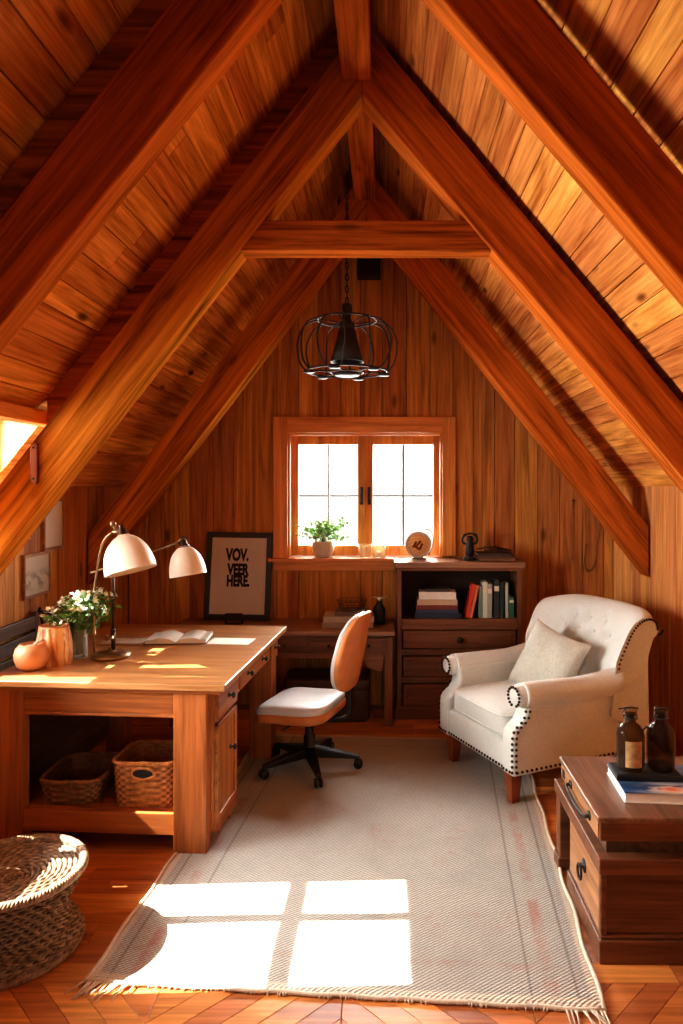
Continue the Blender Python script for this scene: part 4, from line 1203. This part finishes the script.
# ---------------------------------------------------------------- chest table, lower right
cx0 = .762; CW = .78
ch = thing('chest_table', 'dark wooden low chest table with lid box, drawer and rear leg', 'table', (cx0, 2.49, 0), math.radians(-.6))
def C(n, mt, *bxs, par=None, bev=.005):
    q = MB()
    for b in bxs: q.bx(*b)
    return obj(n, q, mt, par or ch, bev)
CL = .70
C('plinth', M['chest'], (.0, CW, .0, .47, 0, .085)); C('plinth_moulding', M['chest'], (.008, CW-.01, .008, .46, .085, .10))
C('carcass', M['chest'], (.022, CW-.02, .02, .455, .10, .318))
dr = C('drawer', M['chesty'], (.008, .024, .03, .445, .105, .312))
C('corner_post', M['chest'], (.006, .03, .008, .032, .10, .318))
C('shelf_top', M['chest'], (.0, CW, 0, CL, .318, .375))
lg = C('leg', M['chest'], (.01, .09, CL-.075, CL-.005, .05, .318)); C('foot', M['chest'], (.0, .10, CL-.085, CL+.002, 0, .052), par=lg)
lg = C('leg', M['chest'], (CW-.09, CW-.01, CL-.075, CL-.005, .05, .318)); C('foot', M['chest'], (CW-.10, CW, CL-.085, CL+.002, 0, .052), par=lg)
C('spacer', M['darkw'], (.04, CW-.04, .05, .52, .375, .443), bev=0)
C('lid_box', M['chest'], (.0, CW, -.01, .545, .443, .512)); C('lid_top', M['chestt'], (-.012, CW+.01, -.022, .553, .512, .532), bev=.006)
lf_ = C('lid_front', M['chesty'], (-.006, .004, 0, .535, .450, .508), bev=.002)
C('corner_iron', M['iron'], (-.009, .0, .47, .505, .462, .498), par=lf_, bev=.002)
q = MB(); q.tube(smooth([Vector((-.006,.10,.485)), Vector((-.026,.105,.481)), Vector((-.030,.20,.473)), Vector((-.030,.27,.473)), Vector((-.026,.365,.481)), Vector((-.006,.37,.485))], 5), .0065, 8)
for y in (.10, .37): q.lathe([(0,0),(.018,0),(.018,.005),(0,.006)], 14, M=T(-.006, y, .485) @ Ry(-PI/2))
obj('bail_handle', q, M['iron'], lf_)
q = MB(); q.lathe([(0,0),(.026,0),(.026,.004),(.010,.008),(.010,.02),(0,.022)], 16, M=T(.008, .22, .235) @ Ry(-PI/2))
q.tube([(-.012, .22+.026*math.sin(t*PI/8), .212+.028*math.cos(t*PI/8)) for t in range(16)], .005, 6, True); obj('ring_pull', q, M['iron'], dr)

# coffee-table book, tray, bottles
ZL = .532
bo = thing('coffee_table_book', 'large blue covered book with thick white pages on the chest', 'book', (.885, 2.585, ZL+.001), math.radians(-4))
q = MB(); q.bx(.004, .33, .004, .262, .004, .036); obj('pages', q, M['paper'], bo)
q = MB(); q.bx(0, .335, 0, .268, 0, .004).bx(.33, .335, 0, .268, 0, .041); obj('back_cover', q, M['paper'], bo)
q = MB(); q.bx(-.16, .175, -.134, .134, .036, .041); o_ = obj('front_cover', q, M['cover'], bo); o_.location = (.16, .134, 0)
o = thing('tray', 'small black tray under the two smoked glass bottles', 'tray', (1.015, 2.735, ZL+.0435), math.radians(-3))
q = MB(); q.bx(-.125, .125, -.065, .065, 0, .022); obj('tray_body', q, M['black'], o, .004)
q = MB(); q.bx(-.118, .118, -.058, .058, .022, .024); obj('felt', q, plain('dark felt', rgb(30,36,40), .9, 0, .1), o)
def bottle(px, py, lab, wire):
    Y = 2.735; x = (px-385)*Y/700
    o = thing('glass_bottle', lab, 'bottle', (x, Y, ZL+.068), 0, 'bottles on the black tray')
    q = MB(); q.lathe([(0,.003),(.044,0),(.052,.006),(.053,.02),(.053,.135),(.049,.155),(.036,.172),(.021,.182),(.019,.205),(.025,.208),(.025,.216),(.016,.216),(.014,.185),(.032,.168),(.045,.15),(.049,.13),(.049,.012),(0,.01)], 32); obj('bottle_body', q, M['bottle'], o)
    q = MB(); q.lathe([(0,.195),(.013,.195),(.017,.216),(.024,.222),(.026,.232),(.022,.238),(0,.24)], 20); obj('stopper', q, M['bottle'], o)
    q = MB(); q.tube([(.026*math.cos(t*PI/10), .026*math.sin(t*PI/10), .200) for t in range(20)], .0025, 6, True)
    if wire: q.tube(smooth([Vector((.03,0,.236)), Vector((-.01,-.01,.242)), Vector((-.05,-.01,.236))]), .003, 6); q.tube([(-.026,0,.20),(-.03,0,.222),(-.022,0,.236)], .0025, 6)
    else: q.tube(smooth([Vector((-.02,0,.232)), Vector((.02,-.01,.238)), Vector((.045,-.01,.222))]), .003, 6); q.tube(smooth([Vector((-.045,0,.16)), Vector((-.06,-.01,.165)), Vector((-.07,-.01,.155))]), .004, 6)
    obj('wire_clip', q, M['iron'], o)
    if wire:
        q = MB(); q.grid(lambda u, v: (.0535*math.sin((u-.5)*1.25-.06), -.0535*math.cos((u-.5)*1.25-.06), .022+.10*v), 16, 2); obj('paper_label', q, M['label'], o)
    else:
        q = MB(); q.lathe([(0,.013),(.046,.013),(.046,.02),(0,.021)], 24); obj('contents', q, M['ink'], o)
    return o
bottle(630.5, 0, 'smoked glass bottle with tan paper label on the black tray', True)
bottle(660.5, 0, 'unlabelled smoked glass bottle on the black tray near the wall', False)

# ---------------------------------------------------------------- pendant lamp
PC = P(347, 348, 4.3); PC.x = -.2335
pd = thing('pendant_lamp', 'black wire cage pendant lamp with cone shade hanging by chain', 'lamp', PC)
q = MB(); cz = 0.155; ztop = 3.62-PC.z; n = int((ztop-.28)/.036)
q.tube([(.0, 0, .27), (0.0, 0, ztop)], .003, 6)
for i in range(n):
    z = .29 + i*.036; 
    pts = [((.010*math.cos(t*PI/5)) if i % 2 == 0 else 0, 0 if i % 2 == 0 else .010*math.cos(t*PI/5), z + .023*math.sin(t*PI/5)) for t in range(10)]
    q.tube(pts, .0035, 5, True)
obj('chain', q, M['iron'], pd)
q = MB(); q.lathe([(0,.27),(.028,.27),(.034,.25),(.03,.22),(.022,.19),(.03,.165),(.045,.155),(.05,.12),(.03,.115),(0,.115)], 20); obj('socket', q, M['iron'], pd)
q = MB(); q.lathe([(.045,.115),(.052,.112),(.075,.01),(.104,-.088),(.098,-.088),(.07,.01),(.045,.10)], 32); q.lathe([(0,.116),(.046,.116)], 32); obj('lamp_shade', q, M['iron'], pd)
q = MB(); q.sphere((0,0,-.02), .035, 14); obj('bulb', q, M['cup'], pd)
q = MB(); 
for r, z, w_ in ((.18,.170,.006), (.245,-.145,.006), (.10,-.15,.005)): q.tube([(r*math.cos(t*PI/24), r*math.sin(t*PI/24), z) for t in range(48)], w_, 7, True)
for kx in range(6):
    a = kx*PI/3 + .26
    for da in (-.20, .20):
        pr_ = [(.18,.170),(.26,.135),(.302,.05),(.304,-.03),(.285,-.10),(.245,-.145)]
        pts = smooth([Vector((r*math.cos(a+da*(1.0+.4*math.sin((z+.145)/.315*PI))), r*math.sin(a+da*(1.0+.4*math.sin((z+.145)/.315*PI))), z)) for r, z in pr_], 4); q.tube(pts, .0055, 6)
    q.tube([(.04*math.cos(a), .04*math.sin(a), .15), (.18*math.cos(a), .18*math.sin(a), .17)], .004, 6)
    q.tube([(.10*math.cos(a), .10*math.sin(a), -.15), (.245*math.cos(a), .245*math.sin(a), -.145)], .004, 6)
obj('wire_cage', q, M['iron'], pd)
for kx in range(6):
    q = MB(); a = kx*PI/3 + .26; q.lathe([(0,-.165),(.032,-.162),(.036,-.155),(.032,-.148),(0,-.146)], 16, c=(.235*math.cos(a), .235*math.sin(a), 0)); obj('cup', q, M['iron'], pd)
q = MB(); q.lathe([(0,-.178),(.07,-.172),(.085,-.16),(.07,-.152),(0,-.15)], 24); obj('centre_cup', q, M['iron'], pd)

# dark wall speaker box high on the gable
o = thing('wall_box', 'small dark box mounted high on the back gable', 'box', (P(369,266,5.40).x, 5.46, P(369,278,5.40).z))
q = MB(); q.bx(-.09, .09, -.10, -.001, 0, .20); obj('housing', q, plain('dark green enamel', rgb(30,34,30), .5, 0, .1), o, .008)
q = MB(); q.bx(-.075, .075, -.104, -.099, .015, .185); obj('front_grille', q, M['iron'], o)

# peg plate on the left truss
o = thing('wooden_plaque', 'small dark wooden plaque fixed to the left roof beam', 'plaque', P(35, 484, 3.295))
q = MB(); q.cushion((0,-.004,.097), (.036,.022,.195), .3, 24); obj('plaque_body', q, M['legw'], o)
q = MB(); q.sphere((0,-.016,.17), .006, 8); q.sphere((0,-.016,.025), .006, 8); obj('screws', q, M['iron'], o)

# pictures on the left wall
for y0, y1, z0, z1, lab in ((3.85, 4.15, 1.075, 1.325, 'small faded landscape picture, the lower one on the left wall'), (4.075, 4.32, 1.325, 1.63, 'taller blank pale picture, the upper one on the left wall')):
    o = thing('wall_picture', lab, 'picture', (XL+.001, (y0+y1)/2, (z0+z1)/2), 0, 'pictures on the left wall')
    w_, h_ = (y1-y0)/2, (z1-z0)/2
    q = MB(); q.bx(0, .018, -w_, w_, -h_, -h_+.018).bx(0, .018, -w_, w_, h_-.018, h_).bx(0, .018, -w_, -w_+.014, -h_+.018, h_-.018).bx(0, .018, w_-.014, w_, -h_+.018, h_-.018); obj('frame', q, M['framewd'], o, .002)
    q = MB(); q.bx(.003, .012, -w_+.014, w_-.014, -h_+.018, h_-.018); obj('print', q, M['print'] if z0 < 1.2 else M['mat'], o)

# hanging bead chains on the back wall
for pts, lab in (([(573,502),(573.5,520),(573,540),(572,560)], 'thin straight bead chain hanging on the back wall'), ([(599,498),(599,520),(598,545),(594,565),(588,571),(584,560),(586,545)], 'looped bead chain hanging on the back wall above the armchair')):
    pp = [P(a, b, 5.452) for a, b in pts]; base = pp[0]
    o = thing('bead_chain', lab, 'chain', base, 0, 'bead chains on the back wall')
    sp_ = smooth([p_-base for p_ in pp], 10); q = MB()
    for p_ in sp_: q.sphere(p_, .0055, 6)
    obj('beads', q, M['brass'], o)
    q = MB(); q.tube([(0,-.012,.01),(0,0.012,.012)], .006, 6); obj('hook', q, M['iron'], o)

# ---------------------------------------------------------------- light, sky, camera
world = bpy.data.worlds.new('sky'); sc.world = world; world.use_nodes = True
bg = world.node_tree.nodes['Background']; bg.inputs[0].default_value = (1.0, .975, .94, 1); bg.inputs[1].default_value = 1.4
def light(name, typ, loc, rot, energy, color=(1,1,1), **kw):
    l = bpy.data.lights.new(name, typ); l.energy = energy; l.color = color
    for a, b in kw.items(): setattr(l, a, b)
    o = bpy.data.objects.new(name, l); COL.objects.link(o); o.location = loc; o.rotation_euler = rot; return o
d = Vector((1.07, .035, -1)).normalized()
light('sun', 'SUN', (-6, 3, 6), d.to_track_quat('-Z', 'Y').to_euler(), 46, (1, .92, .79), angle=.006)
light('window_skylight', 'AREA', (-.16, YB+.32, 1.62), (math.radians(-78), 0, 0), 140, (1, .97, .92), shape='RECTANGLE', size=1.3, size_y=1.0, spread=math.radians(140))
light('dormer_skylight', 'AREA', (XL-.28, 2.88, 1.5), (0, math.radians(-90), 0), 330, (1, .97, .91), shape='RECTANGLE', size=1.1, size_y=1.2)
light('gable_fill', 'AREA', (-.12, YF-.3, 1.7), (math.radians(66), 0, 0), 7, (1, .93, .84), shape='RECTANGLE', size=1.3, size_y=1.1, spread=math.radians(95))  # soft fill lamp added behind the camera, tilted down to the furniture

cam = bpy.data.cameras.new('camera'); co_ = bpy.data.objects.new('camera', cam); COL.objects.link(co_)
co_.location = (0, 0, 1.7); co_.rotation_euler = (math.radians(90), 0, 0)
cam.sensor_fit = 'AUTO'; cam.sensor_width = 36; cam.lens = 36*700/1024
cam.shift_x = -(385-341.5)/1024; cam.shift_y = -(512-487)/1024*-1*-1
cam.clip_start = .02
sc.camera = co_
sc.view_settings.view_transform = 'Standard'; sc.view_settings.look = 'Medium High Contrast'
sc.view_settings.exposure = 0; sc.view_settings.gamma = 1
try:
    sc.cycles.use_denoising = True
    sc.cycles.max_bounces = 10; sc.cycles.diffuse_bounces = 6; sc.cycles.transparent_max_bounces = 16
    sc.cycles.caustics_reflective = False; sc.cycles.caustics_refractive = False
    sc.cycles.sample_clamp_indirect = 8
except Exception: pass
